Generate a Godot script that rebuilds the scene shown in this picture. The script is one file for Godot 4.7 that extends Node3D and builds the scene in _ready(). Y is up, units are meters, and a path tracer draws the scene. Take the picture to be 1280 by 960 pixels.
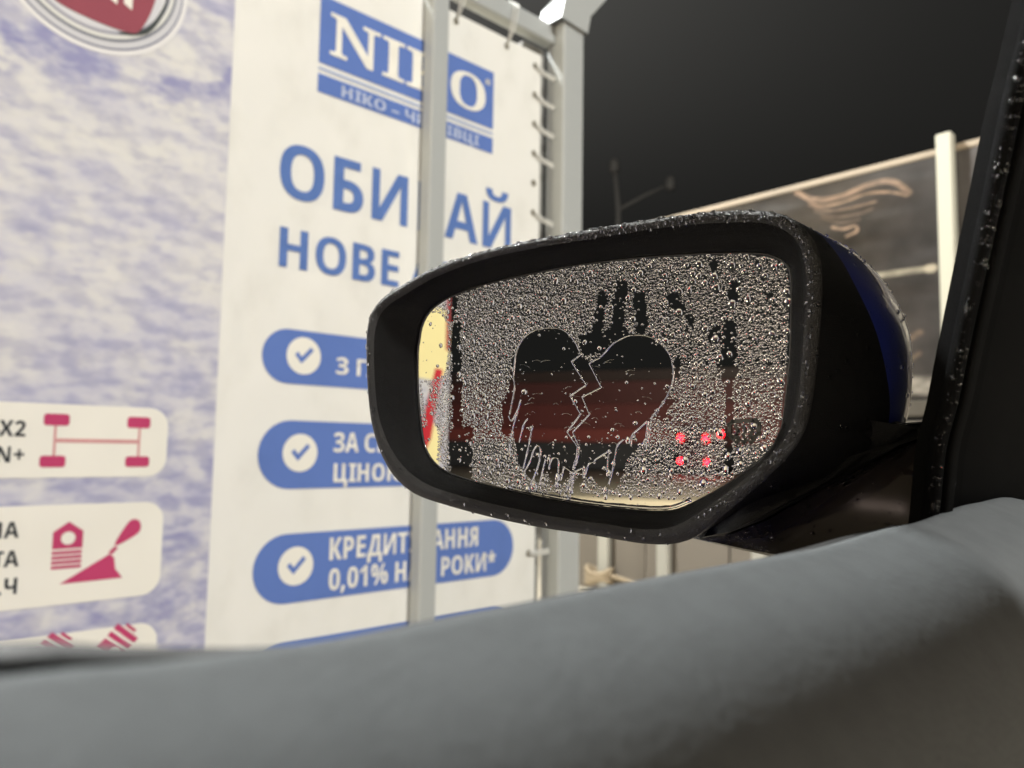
extends Node3D
# Night, rain: a car's door mirror with a broken heart wiped into the drops, an advertising banner on a white steel frame beyond.
# World axes: -z is the way the car points, -x is its left, y is up, metres.

const EYE := Vector3(0, 1.15, 0)
const BX := -2.3          # plane of the advertising banner (parallel to the car)
const FZ := -4.7          # plane of the dark banner across the front
var cam_basis: Basis
var rng := RandomNumberGenerator.new()
var taken := {}
# the mirror's frame: local x to the right in the glass, y up, z out of the glass towards the rear of the car
var MT: Transform3D


# ---------------------------------------------------------------- helpers
func ray(x: float, y: float) -> Vector3:
	return cam_basis * Vector3((x - 640.0) / 960.0, -(y - 480.0) / 960.0, -1.0)

func at(x: float, y: float, depth: float) -> Vector3:
	return EYE + ray(x, y) * depth

func glass_at(x: float, y: float, w := 0.0) -> Vector2:
	# a sight line's point on the plane w in front of the mirror glass, in the mirror's own x, y
	var r := ray(x, y)
	var n := MT.basis.z
	var q := EYE + r * ((MT.origin + n * w - EYE).dot(n) / r.dot(n))
	var l := MT.affine_inverse() * q
	return Vector2(l.x, l.y)

func pix(p: Vector3) -> Vector2:
	var q := cam_basis.transposed() * (p - EYE)
	return Vector2(640.0 - 960.0 * q.x / q.z, 480.0 + 960.0 * q.y / q.z)

func numbered(called: String) -> String:
	if not taken.has(called):
		taken[called] = 0
		return called
	taken[called] += 1
	return "%s_%03d" % [called, taken[called]]

func thing(called: String, label: String, category: String, where := Vector3.ZERO, group := "") -> Node3D:
	var o := Node3D.new()
	o.name = numbered(called)
	add_child(o)
	o.position = where
	tag(o, label, category, group)
	return o

func tag(o: Node, label: String, category := "", group := "", kind := "") -> Node:
	if label: o.set_meta("label", label)
	if category: o.set_meta("category", category)
	if group: o.set_meta("group", group)
	if kind: o.set_meta("kind", kind)
	return o

func put(called: String, mesh: Mesh, m: Material, parent: Node = null, t := Transform3D()) -> MeshInstance3D:
	var o := MeshInstance3D.new()
	o.mesh = mesh
	o.material_override = m
	o.transform = t
	if parent == null or parent == self:
		o.name = numbered(called)
		add_child(o)
	else:
		var k := 0
		o.name = called
		while parent.has_node(NodePath(o.name)):
			k += 1
			o.name = "%s_%03d" % [called, k]
		parent.add_child(o)
	return o

func mat(c: Color, rough := 0.6, metal := 0.0) -> StandardMaterial3D:
	# c holds linear, real-world values
	var m := StandardMaterial3D.new()
	m.albedo_color = c.linear_to_srgb()
	m.roughness = rough
	m.metallic = metal
	return m

func bumpy(m: StandardMaterial3D, freq: float, scale: float, strength: float, seed_ := 1) -> StandardMaterial3D:
	var t := NoiseTexture2D.new()
	var n := FastNoiseLite.new()
	n.seed = seed_
	n.frequency = freq
	n.fractal_octaves = 4
	t.noise = n
	t.width = 256
	t.height = 256
	t.seamless = true
	m.heightmap_enabled = true
	m.heightmap_texture = t
	m.heightmap_scale = strength
	m.uv1_triplanar = true
	m.uv1_scale = Vector3.ONE * scale
	return m

func dull(m: StandardMaterial3D) -> StandardMaterial3D:
	m.metallic_specular = 0.12
	return m

func st_new() -> SurfaceTool:
	var st := SurfaceTool.new()
	st.begin(Mesh.PRIMITIVE_TRIANGLES)
	st.set_smooth_group(0)
	return st

func done(st: SurfaceTool) -> ArrayMesh:
	st.generate_normals()
	return st.commit()

func tri(st: SurfaceTool, a: Vector3, b: Vector3, c: Vector3) -> void:
	st.add_vertex(a); st.add_vertex(b); st.add_vertex(c)

func quad(st: SurfaceTool, a: Vector3, b: Vector3, c: Vector3, d: Vector3) -> void:
	tri(st, a, b, c); tri(st, a, c, d)

func loft(st: SurfaceTool, rings: Array, closed := true, flip := false) -> void:
	for k in rings.size() - 1:
		var a: PackedVector3Array = rings[k]
		var b: PackedVector3Array = rings[k + 1]
		var n := a.size()
		for i in (n if closed else n - 1):
			var j := (i + 1) % n
			if flip: quad(st, a[i], b[i], b[j], a[j])
			else: quad(st, a[i], a[j], b[j], b[i])

func box_mesh(lo: Vector3, hi: Vector3, bevel := 0.004) -> ArrayMesh:
	# a box whose twelve edges are chamfered
	var st := SurfaceTool.new()
	st.begin(Mesh.PRIMITIVE_TRIANGLES)
	st.set_smooth_group(-1)
	var c := (lo + hi) / 2
	var h := (hi - lo) / 2
	var b: float = min(bevel, min(h.x, min(h.y, h.z)) * 0.5)
	var pts := PackedVector3Array()
	for sx in [-1, 1]:
		for sy in [-1, 1]:
			for sz in [-1, 1]:
				var s := Vector3(sx, sy, sz)
				for ax in 3:
					var e := h - Vector3.ONE * b
					e[ax] = h[ax]
					pts.append(c + s * e)
	var P := func(sx, sy, sz, ax): return pts[((int(sx > 0) * 2 + int(sy > 0)) * 2 + int(sz > 0)) * 3 + ax]
	var face := func(a: Vector3, b2: Vector3, c2: Vector3, d: Vector3):
		var nrm := (b2 - a).cross(c2 - a)
		if nrm.dot((a + b2 + c2 + d) / 4 - c) > 0: quad(st, a, d, c2, b2)
		else: quad(st, a, b2, c2, d)
	for s in [-1, 1]:
		face.call(P.call(s, -1, -1, 0), P.call(s, 1, -1, 0), P.call(s, 1, 1, 0), P.call(s, -1, 1, 0))
		face.call(P.call(-1, s, -1, 1), P.call(1, s, -1, 1), P.call(1, s, 1, 1), P.call(-1, s, 1, 1))
		face.call(P.call(-1, -1, s, 2), P.call(1, -1, s, 2), P.call(1, 1, s, 2), P.call(-1, 1, s, 2))
		for s2 in [-1, 1]:
			face.call(P.call(s, s2, -1, 0), P.call(s, s2, 1, 0), P.call(s, s2, 1, 1), P.call(s, s2, -1, 1))
			face.call(P.call(s, -1, s2, 0), P.call(s, 1, s2, 0), P.call(s, 1, s2, 2), P.call(s, -1, s2, 2))
			face.call(P.call(-1, s, s2, 1), P.call(1, s, s2, 1), P.call(1, s, s2, 2), P.call(-1, s, s2, 2))
			for s3 in [-1, 1]:
				var a: Vector3 = P.call(s, s2, s3, 0)
				var b2: Vector3 = P.call(s, s2, s3, 1)
				var c2: Vector3 = P.call(s, s2, s3, 2)
				if (b2 - a).cross(c2 - a).dot(a - c) > 0: tri(st, a, c2, b2)
				else: tri(st, a, b2, c2)
	return done(st)

func tube(st: SurfaceTool, path: PackedVector3Array, radii, sides := 8, caps := true) -> void:
	var rings := []
	var up := Vector3(0.123, 0.97, 0.21)
	var last := Vector3.ZERO
	for k in path.size():
		var d := (path[min(k + 1, path.size() - 1)] - path[max(k - 1, 0)]).normalized()
		var a := (last - d * last.dot(d)).normalized() if k else d.cross(up).normalized()
		last = a
		var b := d.cross(a)
		var ring := PackedVector3Array()
		var r: float = radii if radii is float else radii[k]
		for i in sides:
			var g := TAU * i / sides
			ring.append(path[k] + (a * cos(g) + b * sin(g)) * r)
		rings.append(ring)
	if caps:
		var s := PackedVector3Array(); s.resize(sides); s.fill(path[0])
		var e := PackedVector3Array(); e.resize(sides); e.fill(path[-1])
		rings.push_front(s); rings.push_back(e)
	loft(st, rings, true, false)

func curve(pts: Array, step: float, closed := false) -> PackedVector2Array:
	# Catmull-Rom through the points
	var out := PackedVector2Array()
	var n := pts.size()
	for i in (n if closed else n - 1):
		var p0: Vector2 = pts[(i - 1 + n) % n] if closed or i > 0 else pts[i]
		var p1: Vector2 = pts[i]
		var p2: Vector2 = pts[(i + 1) % n]
		var p3: Vector2 = pts[(i + 2) % n] if closed or i + 2 < n else p2
		var m: int = max(1, int(ceil(p1.distance_to(p2) / step)))
		for k in m:
			out.append(p1.cubic_interpolate(p2, p0, p3, float(k) / m))
	if not closed: out.append(pts[n - 1])
	return out

func pairs(a: Array) -> Array:
	var out := []
	for k in range(0, a.size(), 2): out.append(Vector2(a[k], a[k + 1]))
	return out


# ---------------------------------------------------------------- flat print on the banner: s runs along the banner (s = -z), y is up
func flat(parent: Node, called: String, poly: PackedVector2Array, m: Material, lift: float) -> MeshInstance3D:
	var st := SurfaceTool.new()
	st.begin(Mesh.PRIMITIVE_TRIANGLES)
	var idx := Geometry2D.triangulate_polygon(poly)
	for k in range(0, idx.size(), 3):
		var a := poly[idx[k]]; var b := poly[idx[k + 1]]; var c := poly[idx[k + 2]]
		if (b - a).cross(c - a) > 0:
			var t := b; b = c; c = t
		for p in [a, b, c]:
			st.set_normal(Vector3(1, 0, 0))
			st.set_uv(p)
			st.add_vertex(Vector3(BX + lift, p.y, -p.x))
	return put(called, st.commit(), m, parent)

func round_rect(s0: float, s1: float, y0: float, y1: float, r: float) -> PackedVector2Array:
	var out := PackedVector2Array()
	r = min(r, min((s1 - s0) / 2, (y1 - y0) / 2) - 0.0001)
	for q in 4:
		var c := Vector2(s1 - r if q in [0, 3] else s0 + r, y1 - r if q < 2 else y0 + r)
		for k in 9:
			var g := PI / 2 * (q + k / 8.0)
			out.append(c + Vector2(cos(g), sin(g)) * r)
	return out

func disc(c: Vector2, r: float, n := 40) -> PackedVector2Array:
	var out := PackedVector2Array()
	for k in n: out.append(c + Vector2(cos(TAU * k / n), sin(TAU * k / n)) * r)
	return out

func poly(a: Array) -> PackedVector2Array:
	return PackedVector2Array(pairs(a))

var fonts := {}
func words(parent: Node, called: String, text: String, s0: float, s1: float, base: float, cap: float, m: Material, lift: float, serif := false) -> void:
	# lettering fitted between s0 and s1 (s1 < s0: only as wide as it comes out, ending at s0) on a base line
	var key := "Droid Serif" if serif else "Droid Sans"
	if not fonts.has(key):
		var f := SystemFont.new()
		f.font_names = PackedStringArray([key])
		f.font_weight = 700
		fonts[key] = f
	var mk := func(t: String) -> TextMesh:
		var tm := TextMesh.new()
		tm.font = fonts[key]
		tm.font_size = 48
		tm.pixel_size = 1.0 / 48
		tm.depth = 0.004
		tm.curve_step = 1.0
		tm.text = t
		return tm
	var h: AABB = mk.call("H").get_aabb()
	var tm: TextMesh = mk.call(text)
	var b := tm.get_aabb()
	var ky := cap / h.size.y
	var kx := (s1 - s0) / b.size.x if s1 > s0 else ky * 0.9
	var start := s0 if s1 > s0 else s0 - b.size.x * kx
	var basis := Basis(Vector3(0, 0, -1) * kx, Vector3(0, 1, 0) * ky, Vector3(1, 0, 0) * 0.25)
	put(called, tm, m, parent, Transform3D(basis, Vector3(BX + lift, base - h.position.y * ky, -(start - b.position.x * kx))))


# ---------------------------------------------------------------- the scene
func _ready() -> void:
	rng.seed = 77
	cam_basis = Basis.from_euler(Vector3(deg_to_rad(4.76), deg_to_rad(47.3), deg_to_rad(0.9)))
	# camera: a phone held at the driver's window
	var cam := Camera3D.new()
	cam.name = "camera"
	add_child(cam)
	cam.transform = Transform3D(cam_basis, EYE)
	var lens := CameraAttributesPhysical.new()
	lens.frustum_focal_length = 24.0
	lens.frustum_near = 0.005
	lens.frustum_far = 600.0
	lens.frustum_focus_distance = 0.42
	lens.exposure_aperture = 8.0
	cam.attributes = lens
	cam.fov = 53.13
	cam.near = 0.005
	cam.far = 600.0
	cam.current = true
	# night sky: clouded, lit from below by the town
	var env := Environment.new()
	env.background_mode = Environment.BG_SKY
	env.sky = Sky.new()
	env.sky.sky_material = night_sky()
	env.tonemap_mode = Environment.TONE_MAPPER_LINEAR
	env.tonemap_exposure = 1.0
	env.sdfgi_enabled = true
	env.ssao_enabled = true
	env.ssil_enabled = true
	var we := WorldEnvironment.new()
	we.name = "world_environment"
	we.environment = env
	add_child(we)
	# the mirror's frame
	var yaw := deg_to_rad(12.0)
	MT = Transform3D(Basis(Vector3(cos(yaw), 0, -sin(yaw)), Vector3(0, 1, 0), Vector3(sin(yaw), 0, cos(yaw))), at(760, 480, 0.42))

	lamps()
	setting()
	billboard()
	dark_banner()
	behind_the_car()
	car()
	water()


func night_sky() -> PanoramaSkyMaterial:
	var w := 256
	var h := 128
	var im := Image.create(w, h, false, Image.FORMAT_RGBF)
	var n := FastNoiseLite.new()
	n.seed = 5
	n.frequency = 0.9
	var glow := Vector3(-0.95, 0, -0.3).normalized()   # the town's glow lies to the left of the road
	for j in h:
		var el := PI / 2 - PI * (j + 0.5) / h
		for i in w:
			var a := TAU * (i + 0.5) / w
			var d := Vector3(sin(a) * cos(el), sin(el), -cos(a) * cos(el))
			var side := Vector2(d.x, d.z).normalized().dot(Vector2(glow.x, glow.z)) if absf(d.y) < 0.999 else 0.0
			var up := smoothstep(0.22, 0.78, d.y) * (1.0 - 0.5 * smoothstep(0.55, 0.95, d.y))
			var v := 0.0118 + up * (0.006 + 0.17 * pow(maxf(side, 0.0), 4.0) * cos(el)) + 0.0010 * n.get_noise_3d(d.x * 2, d.y * 4, d.z * 2)
			im.set_pixel(i, j, Color(v * 1.02, v, v * 0.93))
	var m := PanoramaSkyMaterial.new()
	m.panorama = ImageTexture.create_from_image(im)
	return m


func lamp(called: String, label: String, foot: Vector3, height: float, reach: Vector3, energy: float, tint: Color) -> void:
	var t := thing(called, label, "street lamp", foot)
	var steel := mat(Color(0.25, 0.26, 0.26), 0.5, 0.6)
	var st := st_new()
	var head := Vector3(0, height, 0) + reach
	tube(st, PackedVector3Array([Vector3.ZERO, Vector3(0, height * 0.5, 0), Vector3(0, height - 0.25, 0), Vector3(0, height, 0) + reach * 0.12, head]), [0.09, 0.075, 0.055, 0.045, 0.035], 12)
	put("pole", done(st), steel, t)
	var hd := put("lamp_head", box_mesh(head + Vector3(-0.3, 0.0, -0.45), head + Vector3(0.3, 0.1, 0.45), 0.03), steel, t)
	var glow := mat(Color(0.9, 0.9, 0.9), 0.5)
	glow.emission_enabled = true
	glow.emission = tint.linear_to_srgb()
	glow.emission_energy_multiplier = 40.0
	put("lamp_glass", box_mesh(head + Vector3(-0.26, -0.03, -0.4), head + Vector3(0.26, -0.003, 0.4), 0.01), glow, hd)
	var l := OmniLight3D.new()
	l.name = "lamp_light"
	l.light_color = tint.linear_to_srgb()
	l.light_energy = energy
	l.light_size = 0.4
	l.omni_range = 120
	l.omni_attenuation = 2.0
	l.shadow_enabled = true
	l.position = head + Vector3(0, -0.45, 0)
	t.add_child(l)


func lamps() -> void:  # all three stand out of view, placed to light banner, door and paving
	lamp("unseen_street_lamp", "unseen lit steel street lamp to the right of the car, placed to light the banner", Vector3(11.4, 0, -0.3), 10.8, Vector3(-1.8, 0.15, 0), 186.0, Color(1.0, 0.985, 0.94))
	lamp("unseen_street_lamp", "unseen lit steel street lamp behind the advertising banner, placed to light the door top", Vector3(-6.2, 0, -0.4), 7.2, Vector3(1.5, 0.15, 0.1), 116.0, Color(0.97, 0.98, 0.95))
	lamp("unseen_street_lamp", "unseen lit steel street lamp behind the car, placed to light the pale paving", Vector3(2.2, 0, 18.0), 7.6, Vector3(-2.6, 0.15, 0), 150.0, Color(1.0, 0.88, 0.64))


func setting() -> void:
	# wet asphalt, one sheet
	var wet := mat(Color(0.16, 0.145, 0.12), 0.62)
	wet.metallic_specular = 0.5
	bumpy(wet, 0.05, 0.9, 0.5, 3)
	var pm := PlaneMesh.new()
	pm.size = Vector2(700, 700)
	var g := put("ground", pm, wet)
	g.position.y = -0.06
	tag(g, "dark wet asphalt round the parking lot", "", "", "structure")
	var pave := bumpy(mat(Color(0.52, 0.46, 0.36), 0.5), 0.08, 0.7, 0.6, 6)
	var pv := put("pavement", box_mesh(Vector3(-16, -0.3, -7), Vector3(16, 0.004, 17.0), 0.002), pave)
	tag(pv, "pale wet paving of the parking lot", "", "", "structure")
	# distant double-armed street lamp, unlit, against the sky
	var base := at(771, 585, 19.0)
	base.y = 0
	var t := thing("double_street_lamp", "distant unlit grey street lamp with one upright and one slanting arm", "street lamp", base)
	var grey := mat(Color(0.035, 0.033, 0.03), 0.8)
	var top := at(768, 208, 19.0) - base
	var fork := at(773, 263, 19.0) - base
	var tip := at(838, 230, 19.0) - base
	var st := st_new()
	tube(st, PackedVector3Array([Vector3.ZERO, fork, top]), [0.1, 0.07, 0.05], 10)
	put("pole", done(st), grey, t)
	st = st_new()
	tube(st, PackedVector3Array([fork, fork.lerp(tip, 0.5) + Vector3(0, 0.03, 0), tip]), [0.05, 0.045, 0.04], 8)
	put("arm", done(st), grey, t)
	for p: Vector3 in [top, tip]:
		st = st_new()
		tube(st, PackedVector3Array([p + Vector3(0, -0.18, 0), p + Vector3(0, -0.12, 0), p + Vector3(0, 0.1, 0), p + Vector3(0, 0.2, 0)]), [0.05, 0.13, 0.12, 0.05], 12)
		put("lamp_head", done(st), grey, t)


# ---------------------------------------------------------------- the banner on its frame
func snow_print() -> ImageTexture:
	var w := 640
	var h := 512
	var im := Image.create(w, h, false, Image.FORMAT_RGB8)
	var a := FastNoiseLite.new(); a.seed = 11; a.frequency = 1.0; a.fractal_octaves = 5
	var b := FastNoiseLite.new(); b.seed = 23; b.frequency = 1.0; b.fractal_octaves = 4
	var cream := Vector3(0.70, 0.69, 0.66)
	var lilac := Vector3(0.49, 0.49, 0.60)
	var violet := Vector3(0.26, 0.265, 0.47)
	for j in h:
		var y := 2.87 - 2.72 * j / h
		for i in w:
			var s := -3.3 + 4.21 * i / w
			var n1 := a.get_noise_2d(s * 1.6 + 0.3 * a.get_noise_2d(s * 3, y * 3 + 50), y * 2.6)
			var n2 := b.get_noise_2d(s * 7.0, y * 20.0)
			var n3 := b.get_noise_2d(s * 22.0, y * 34.0 + 9.0)
			var n4 := a.get_noise_2d(s * 5.0 + 7.0, y * 7.0)
			var low := 1.0 - smoothstep(0.55, 1.7, y + 0.3 * n1)
			# lumps of snow: their lower sides in the print are blue
			var lump := clampf(0.5 + 1.1 * n4 + 0.5 * n3, 0, 1)
			var c := cream.lerp(lilac, clampf(0.55 + 0.25 * low + 0.9 * n1 + 0.45 * (lump - 0.5), 0, 1))
			c = c.lerp(violet, clampf(low * (0.24 + 0.45 * lump) + 0.8 * maxf(0, n2 - 0.22) + 0.15 * maxf(0, n3 - 0.1), 0, 1))
			c = c.lerp(cream, clampf(1.4 * maxf(0, -n4 - 0.12) + 0.8 * maxf(0, -n2 - 0.2), 0, 0.75))
			# relief in the printed snow: light from the upper right of the picture
			var relief := (b.get_noise_2d(s * 9.0, y * 17.0) - b.get_noise_2d((s + 0.022) * 9.0, (y + 0.02) * 17.0)) * 1.5 + (a.get_noise_2d(s * 3.0, y * 6.0) - a.get_noise_2d((s + 0.03) * 3.0, (y + 0.03) * 6.0)) * 1.6
			c = c.lerp(violet * 0.9, clampf(relief * 0.45 * (1.0 - 0.5 * smoothstep(1.2, 1.7, y) * (1.0 - smoothstep(2.0, 2.3, y))), 0, 0.32)) if relief > 0 else c.lerp(Vector3(0.76, 0.75, 0.73), clampf(-relief * 0.5, 0, 0.35))
			# a drift of shaded snow under the badge
			var line := 2.20 - 0.10 * smoothstep(0.2, -0.4, s) + 0.38 * maxf(0, s - 0.62) + 0.10 * n1 + 0.03 * n4
			var drift := smoothstep(-0.13, -0.01, y - line) * (1.0 - smoothstep(0.0, 0.02, y - line))
			c = c.lerp(violet, clampf(drift * (0.45 + 0.9 * n4 + 0.5 * n3), 0, 0.8))
			im.set_pixel(i, j, Color(c.x, c.y, c.z).linear_to_srgb())
	return ImageTexture.create_from_image(im)


func vinyl(c: Color) -> StandardMaterial3D:
	var m := mat(c, 0.75)
	m.metallic_specular = 0.3
	# the sheet is not quite taut
	var n := FastNoiseLite.new()
	n.seed = 9
	n.frequency = 0.012
	n.fractal_octaves = 3
	if slack == null:
		slack = NoiseTexture2D.new()
		slack.noise = n
		slack.width = 256
		slack.height = 256
		slack.seamless = true
		var n2 := FastNoiseLite.new()
		n2.seed = 19
		n2.frequency = 0.02
		n2.fractal_octaves = 5
		var g := Gradient.new()
		g.offsets = PackedFloat32Array([0.0, 0.3, 0.55, 1.0])
		g.colors = PackedColorArray([Color(0.962, 0.961, 0.957), Color(0.99, 0.99, 0.988), Color(1, 1, 1), Color(0.994, 0.994, 0.992)])
		grime = NoiseTexture2D.new()
		grime.noise = n2
		grime.color_ramp = g
		grime.width = 256
		grime.height = 256
		grime.seamless = true
	m.heightmap_enabled = true
	m.heightmap_texture = slack
	m.heightmap_scale = 0.7
	m.uv1_triplanar = true
	m.uv1_scale = Vector3(0.8, 0.5, 0.8)
	return m

var slack: NoiseTexture2D
var grime: NoiseTexture2D

func soiled(m: StandardMaterial3D) -> StandardMaterial3D:
	m.albedo_texture = grime
	return m


func billboard() -> void:
	var paint := bumpy(mat(Color(0.40, 0.42, 0.415), 0.4), 0.05, 3.0, 0.05, 33)
	var f := thing("banner_frame", "white steel tube frame holding the cream and blue advertising banner", "frame", Vector3(BX, 0, -2.39))
	var mv := Transform3D(Basis(), -f.position)
	put("corner_post", box_mesh(Vector3(-2.33, 0, -2.457), Vector3(-2.22, 3.04, -2.327), 0.008), paint, f, mv)
	put("inner_post", box_mesh(Vector3(-2.375, 0.141, -2.326), Vector3(-2.337, 2.92, -2.19), 0.006), mat(Color(0.24, 0.235, 0.22), 0.5), f, mv)
	# above the joint the post cranks over
	var st := SurfaceTool.new()
	st.begin(Mesh.PRIMITIVE_TRIANGLES)
	st.set_smooth_group(-1)
	var low := [Vector3(-2.345, 3.04, -2.29), Vector3(-2.205, 3.04, -2.29), Vector3(-2.205, 3.03, -2.462), Vector3(-2.345, 3.03, -2.462)]
	var rings := []
	for k in 3:
		var ring := PackedVector3Array()
		for p: Vector3 in low: ring.append(p + Vector3(0, [-0.03, 0.06, 0.62][k], [0.0, -0.02, -0.5][k]))
		rings.append(ring)
	loft(st, rings, true, true)
	put("cranked_top", done(st), paint, f, mv)
	put("top_rail", box_mesh(Vector3(-2.335, 2.925, -2.325), Vector3(-2.275, 3.012, 3.28), 0.006), paint, f, mv)
	put("bottom_rail", box_mesh(Vector3(-2.335, 0.08, -2.325), Vector3(-2.275, 0.14, 3.28), 0.006), paint, f, mv)
	put("front_bar", box_mesh(Vector3(-2.288, 0, -1.703), Vector3(-2.225, 3.6, -1.628), 0.006), paint, f, mv)
	put("front_bar", box_mesh(Vector3(-2.288, 0, 1.3), Vector3(-2.225, 3.6, 1.375), 0.006), paint, f, mv)
	put("rear_post", box_mesh(Vector3(-2.46, 0, 3.1), Vector3(-2.35, 3.04, 3.22), 0.008), paint, f, mv)

	var b := thing("advertising_banner", "cream vinyl advertising banner with blue lettering beside a snowy car advert", "banner", Vector3(BX, 0.15, -0.5))
	b.set_meta("placed", 1)
	var white := soiled(vinyl(Color(0.80, 0.795, 0.75)))
	var blue := soiled(vinyl(Color(0.115, 0.195, 0.50)))
	var letter := vinyl(Color(0.105, 0.19, 0.46))
	var whites := vinyl(Color(0.82, 0.80, 0.72))
	var host := Node3D.new()   # only shifts the print back to the world's axes while it is built
	# the sheet: slightly slack between its eyelets
	var nz := 90
	var ny := 40
	var srow := []
	for j in ny + 1:
		var row := PackedVector3Array()
		for i in nz + 1:
			row.append(Vector3(BX, 0.15 + 2.71 * j / ny, 3.3 - (3.3 + 2.265) * i / nz))
		srow.append(row)
	st = st_new()
	loft(st, srow, false, true)
	var sheet := put("sheet", done(st), white, b)
	host.free()
	# snowy photo print, left part
	st = SurfaceTool.new()
	st.begin(Mesh.PRIMITIVE_TRIANGLES)
	for v in [[0, 0], [1, 1], [1, 0], [0, 0], [0, 1], [1, 1]]:
		st.set_normal(Vector3(1, 0, 0))
		st.set_uv(Vector2(v[0], 1 - v[1]))
		st.add_vertex(Vector3(BX + 0.001, 0.15 + 2.71 * v[1], 3.3 - (3.3 + 0.912) * v[0]))
	var sm := vinyl(Color(1, 1, 1))
	sm.heightmap_enabled = false
	sm.uv1_triplanar = false
	sm.uv1_scale = Vector3.ONE
	sm.albedo_texture = snow_print()
	sm.cull_mode = BaseMaterial3D.CULL_DISABLED
	var photo := put("snow_photo", st.commit(), sm, b)
	tag(photo, "print of a snowy field behind the white info boxes")

	# logo
	flat(b, "logo_panel", round_rect(1.205, 1.992, 2.445, 2.685, 0.001), blue, 0.0020)
	flat(b, "logo_stripe", round_rect(1.205, 1.992, 2.421, 2.430, 0.001), vinyl(Color(0.35, 0.42, 0.62)), 0.0020)
	flat(b, "logo_panel", round_rect(1.205, 1.992, 2.342, 2.407, 0.001), blue, 0.0020)
	words(b, "logo_lettering", "NIKO", 1.245, 1.948, 2.487, 0.150, whites, 0.0035, true)
	words(b, "logo_lettering", "®", 1.945, 1.975, 2.622, 0.024, whites, 0.0035)
	words(b, "logo_lettering", "НІКО – ЧЕРНІВЦІ", 1.296, 1.918, 2.353, 0.041, vinyl(Color(0.5, 0.56, 0.72)), 0.0035)
	# headline
	words(b, "headline_lettering", "ОБИРАЙ", 1.083, 2.100, 1.952, 0.186, letter, 0.0025)
	words(b, "headline_lettering", "НОВЕ", 1.092, 1.553, 1.722, 0.130, letter, 0.0025)
	words(b, "headline_lettering", "АВТО", 1.600, 2.090, 1.722, 0.130, letter, 0.0025)
	# pills
	var rows := [[1.345, 1.522, [["З ГАРАНТІЄЮ", 1.311, 1.90, 1.389, 0.058]]], [1.008, 1.227, [["ЗА СПЕЦІАЛЬНОЮ", 1.312, 2.02, 1.127, 0.066], ["ЦІНОЮ", 1.316, 1.60, 1.027, 0.062]]],
		[0.648, 0.866, [["КРЕДИТУВАННЯ", 1.311, 1.952, 0.771, 0.073], ["0,01% НА 3 РОКИ*", 1.312, 2.045, 0.672, 0.070]]], [0.31, 0.528, [["ТА СТРАХУВАННЯ", 1.312, 1.95, 0.42, 0.066]]]]
	for r in rows:
		var cy: float = (r[0] + r[1]) / 2
		flat(b, "pill", round_rect(1.049, 2.141, r[0], r[1], 0.2), blue, 0.0020)
		flat(b, "check_disc", disc(Vector2(1.192, cy + 0.006), 0.061), whites, 0.0030)
		flat(b, "check_mark", poly([1.160, cy + 0.008, 1.171, cy + 0.018, 1.184, cy + 0.002, 1.216, cy + 0.036, 1.226, cy + 0.026, 1.184, cy - 0.020]), blue, 0.0040)
		for t in r[2]: words(b, "pill_lettering", t[0], t[1], t[2], t[3], t[4], whites, 0.0035)

	# white info boxes of the snowy advert
	var red := vinyl(Color(0.50, 0.055, 0.15))
	var redl := vinyl(Color(0.62, 0.30, 0.30))
	var dark := vinyl(Color(0.03, 0.035, 0.04))
	for r in [[1.054, 1.247], [0.724, 0.983], [0.39, 0.649]]:
		flat(b, "info_box", round_rect(-0.55, 0.776, r[0], r[1], 0.052), whites, 0.0025)
	# drive train
	for k in [[0.463, 0.523, 1.190, 1.221], [0.666, 0.727, 1.189, 1.220], [0.459, 0.519, 1.081, 1.111], [0.666, 0.729, 1.081, 1.110]]:
		flat(b, "drive_icon", round_rect(k[0], k[1], k[2], k[3], 0.008), red, 0.0035)
	for k in [[0.488, 0.494, 1.111, 1.190], [0.696, 0.702, 1.110, 1.189], [0.494, 0.696, 1.146, 1.156]]:
		flat(b, "drive_icon", round_rect(k[0], k[1], k[2], k[3], 0.001), redl, 0.0035)
	# filter and brush
	flat(b, "filter_icon", poly([0.501, 0.868, 0.501, 0.912, 0.537, 0.938, 0.572, 0.912, 0.572, 0.868]), red, 0.0035)
	for k in 4: flat(b, "filter_icon", poly([0.501, 0.862 - k * 0.0125, 0.571, 0.862 - k * 0.0125, 0.571, 0.854 - k * 0.0125, 0.501, 0.854 - k * 0.0125]), red, 0.0035)
	flat(b, "filter_icon", disc(Vector2(0.537, 0.895), 0.017, 20), whites, 0.0045)
	flat(b, "brush_icon", poly([0.523, 0.777, 0.640, 0.846, 0.652, 0.835, 0.656, 0.805, 0.675, 0.779]), red, 0.0035)
	flat(b, "brush_icon", PackedVector2Array(curve(pairs([0.652, 0.868, 0.676, 0.918, 0.694, 0.936, 0.712, 0.930, 0.716, 0.908, 0.700, 0.890]), 0.004, true)), red, 0.0035)
	flat(b, "brush_icon", poly([0.636, 0.850, 0.652, 0.866, 0.660, 0.860, 0.646, 0.844]), red, 0.0035)
	# pistons
	for s in [0.51, 0.668]:
		var q := Transform2D(-0.72, Vector2(s, 0.598))
		for k in [[-0.036, 0.036, 0.030, 0.046], [-0.036, 0.036, 0.008, 0.022], [-0.036, 0.036, -0.03, 0.0], [-0.016, 0.016, 0.052, 0.060]]:
			flat(b, "piston_icon", q * poly([k[0], k[2], k[1], k[2], k[1], k[3], k[0], k[3]]), red, 0.0035)
		flat(b, "piston_icon", disc(Vector2(s, 0.598) + Vector2(-0.002, -0.02), 0.014, 20), whites, 0.0045)
	words(b, "info_lettering", "4X2", 0.424, 0.0, 1.160, 0.040, dark, 0.0035)
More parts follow.
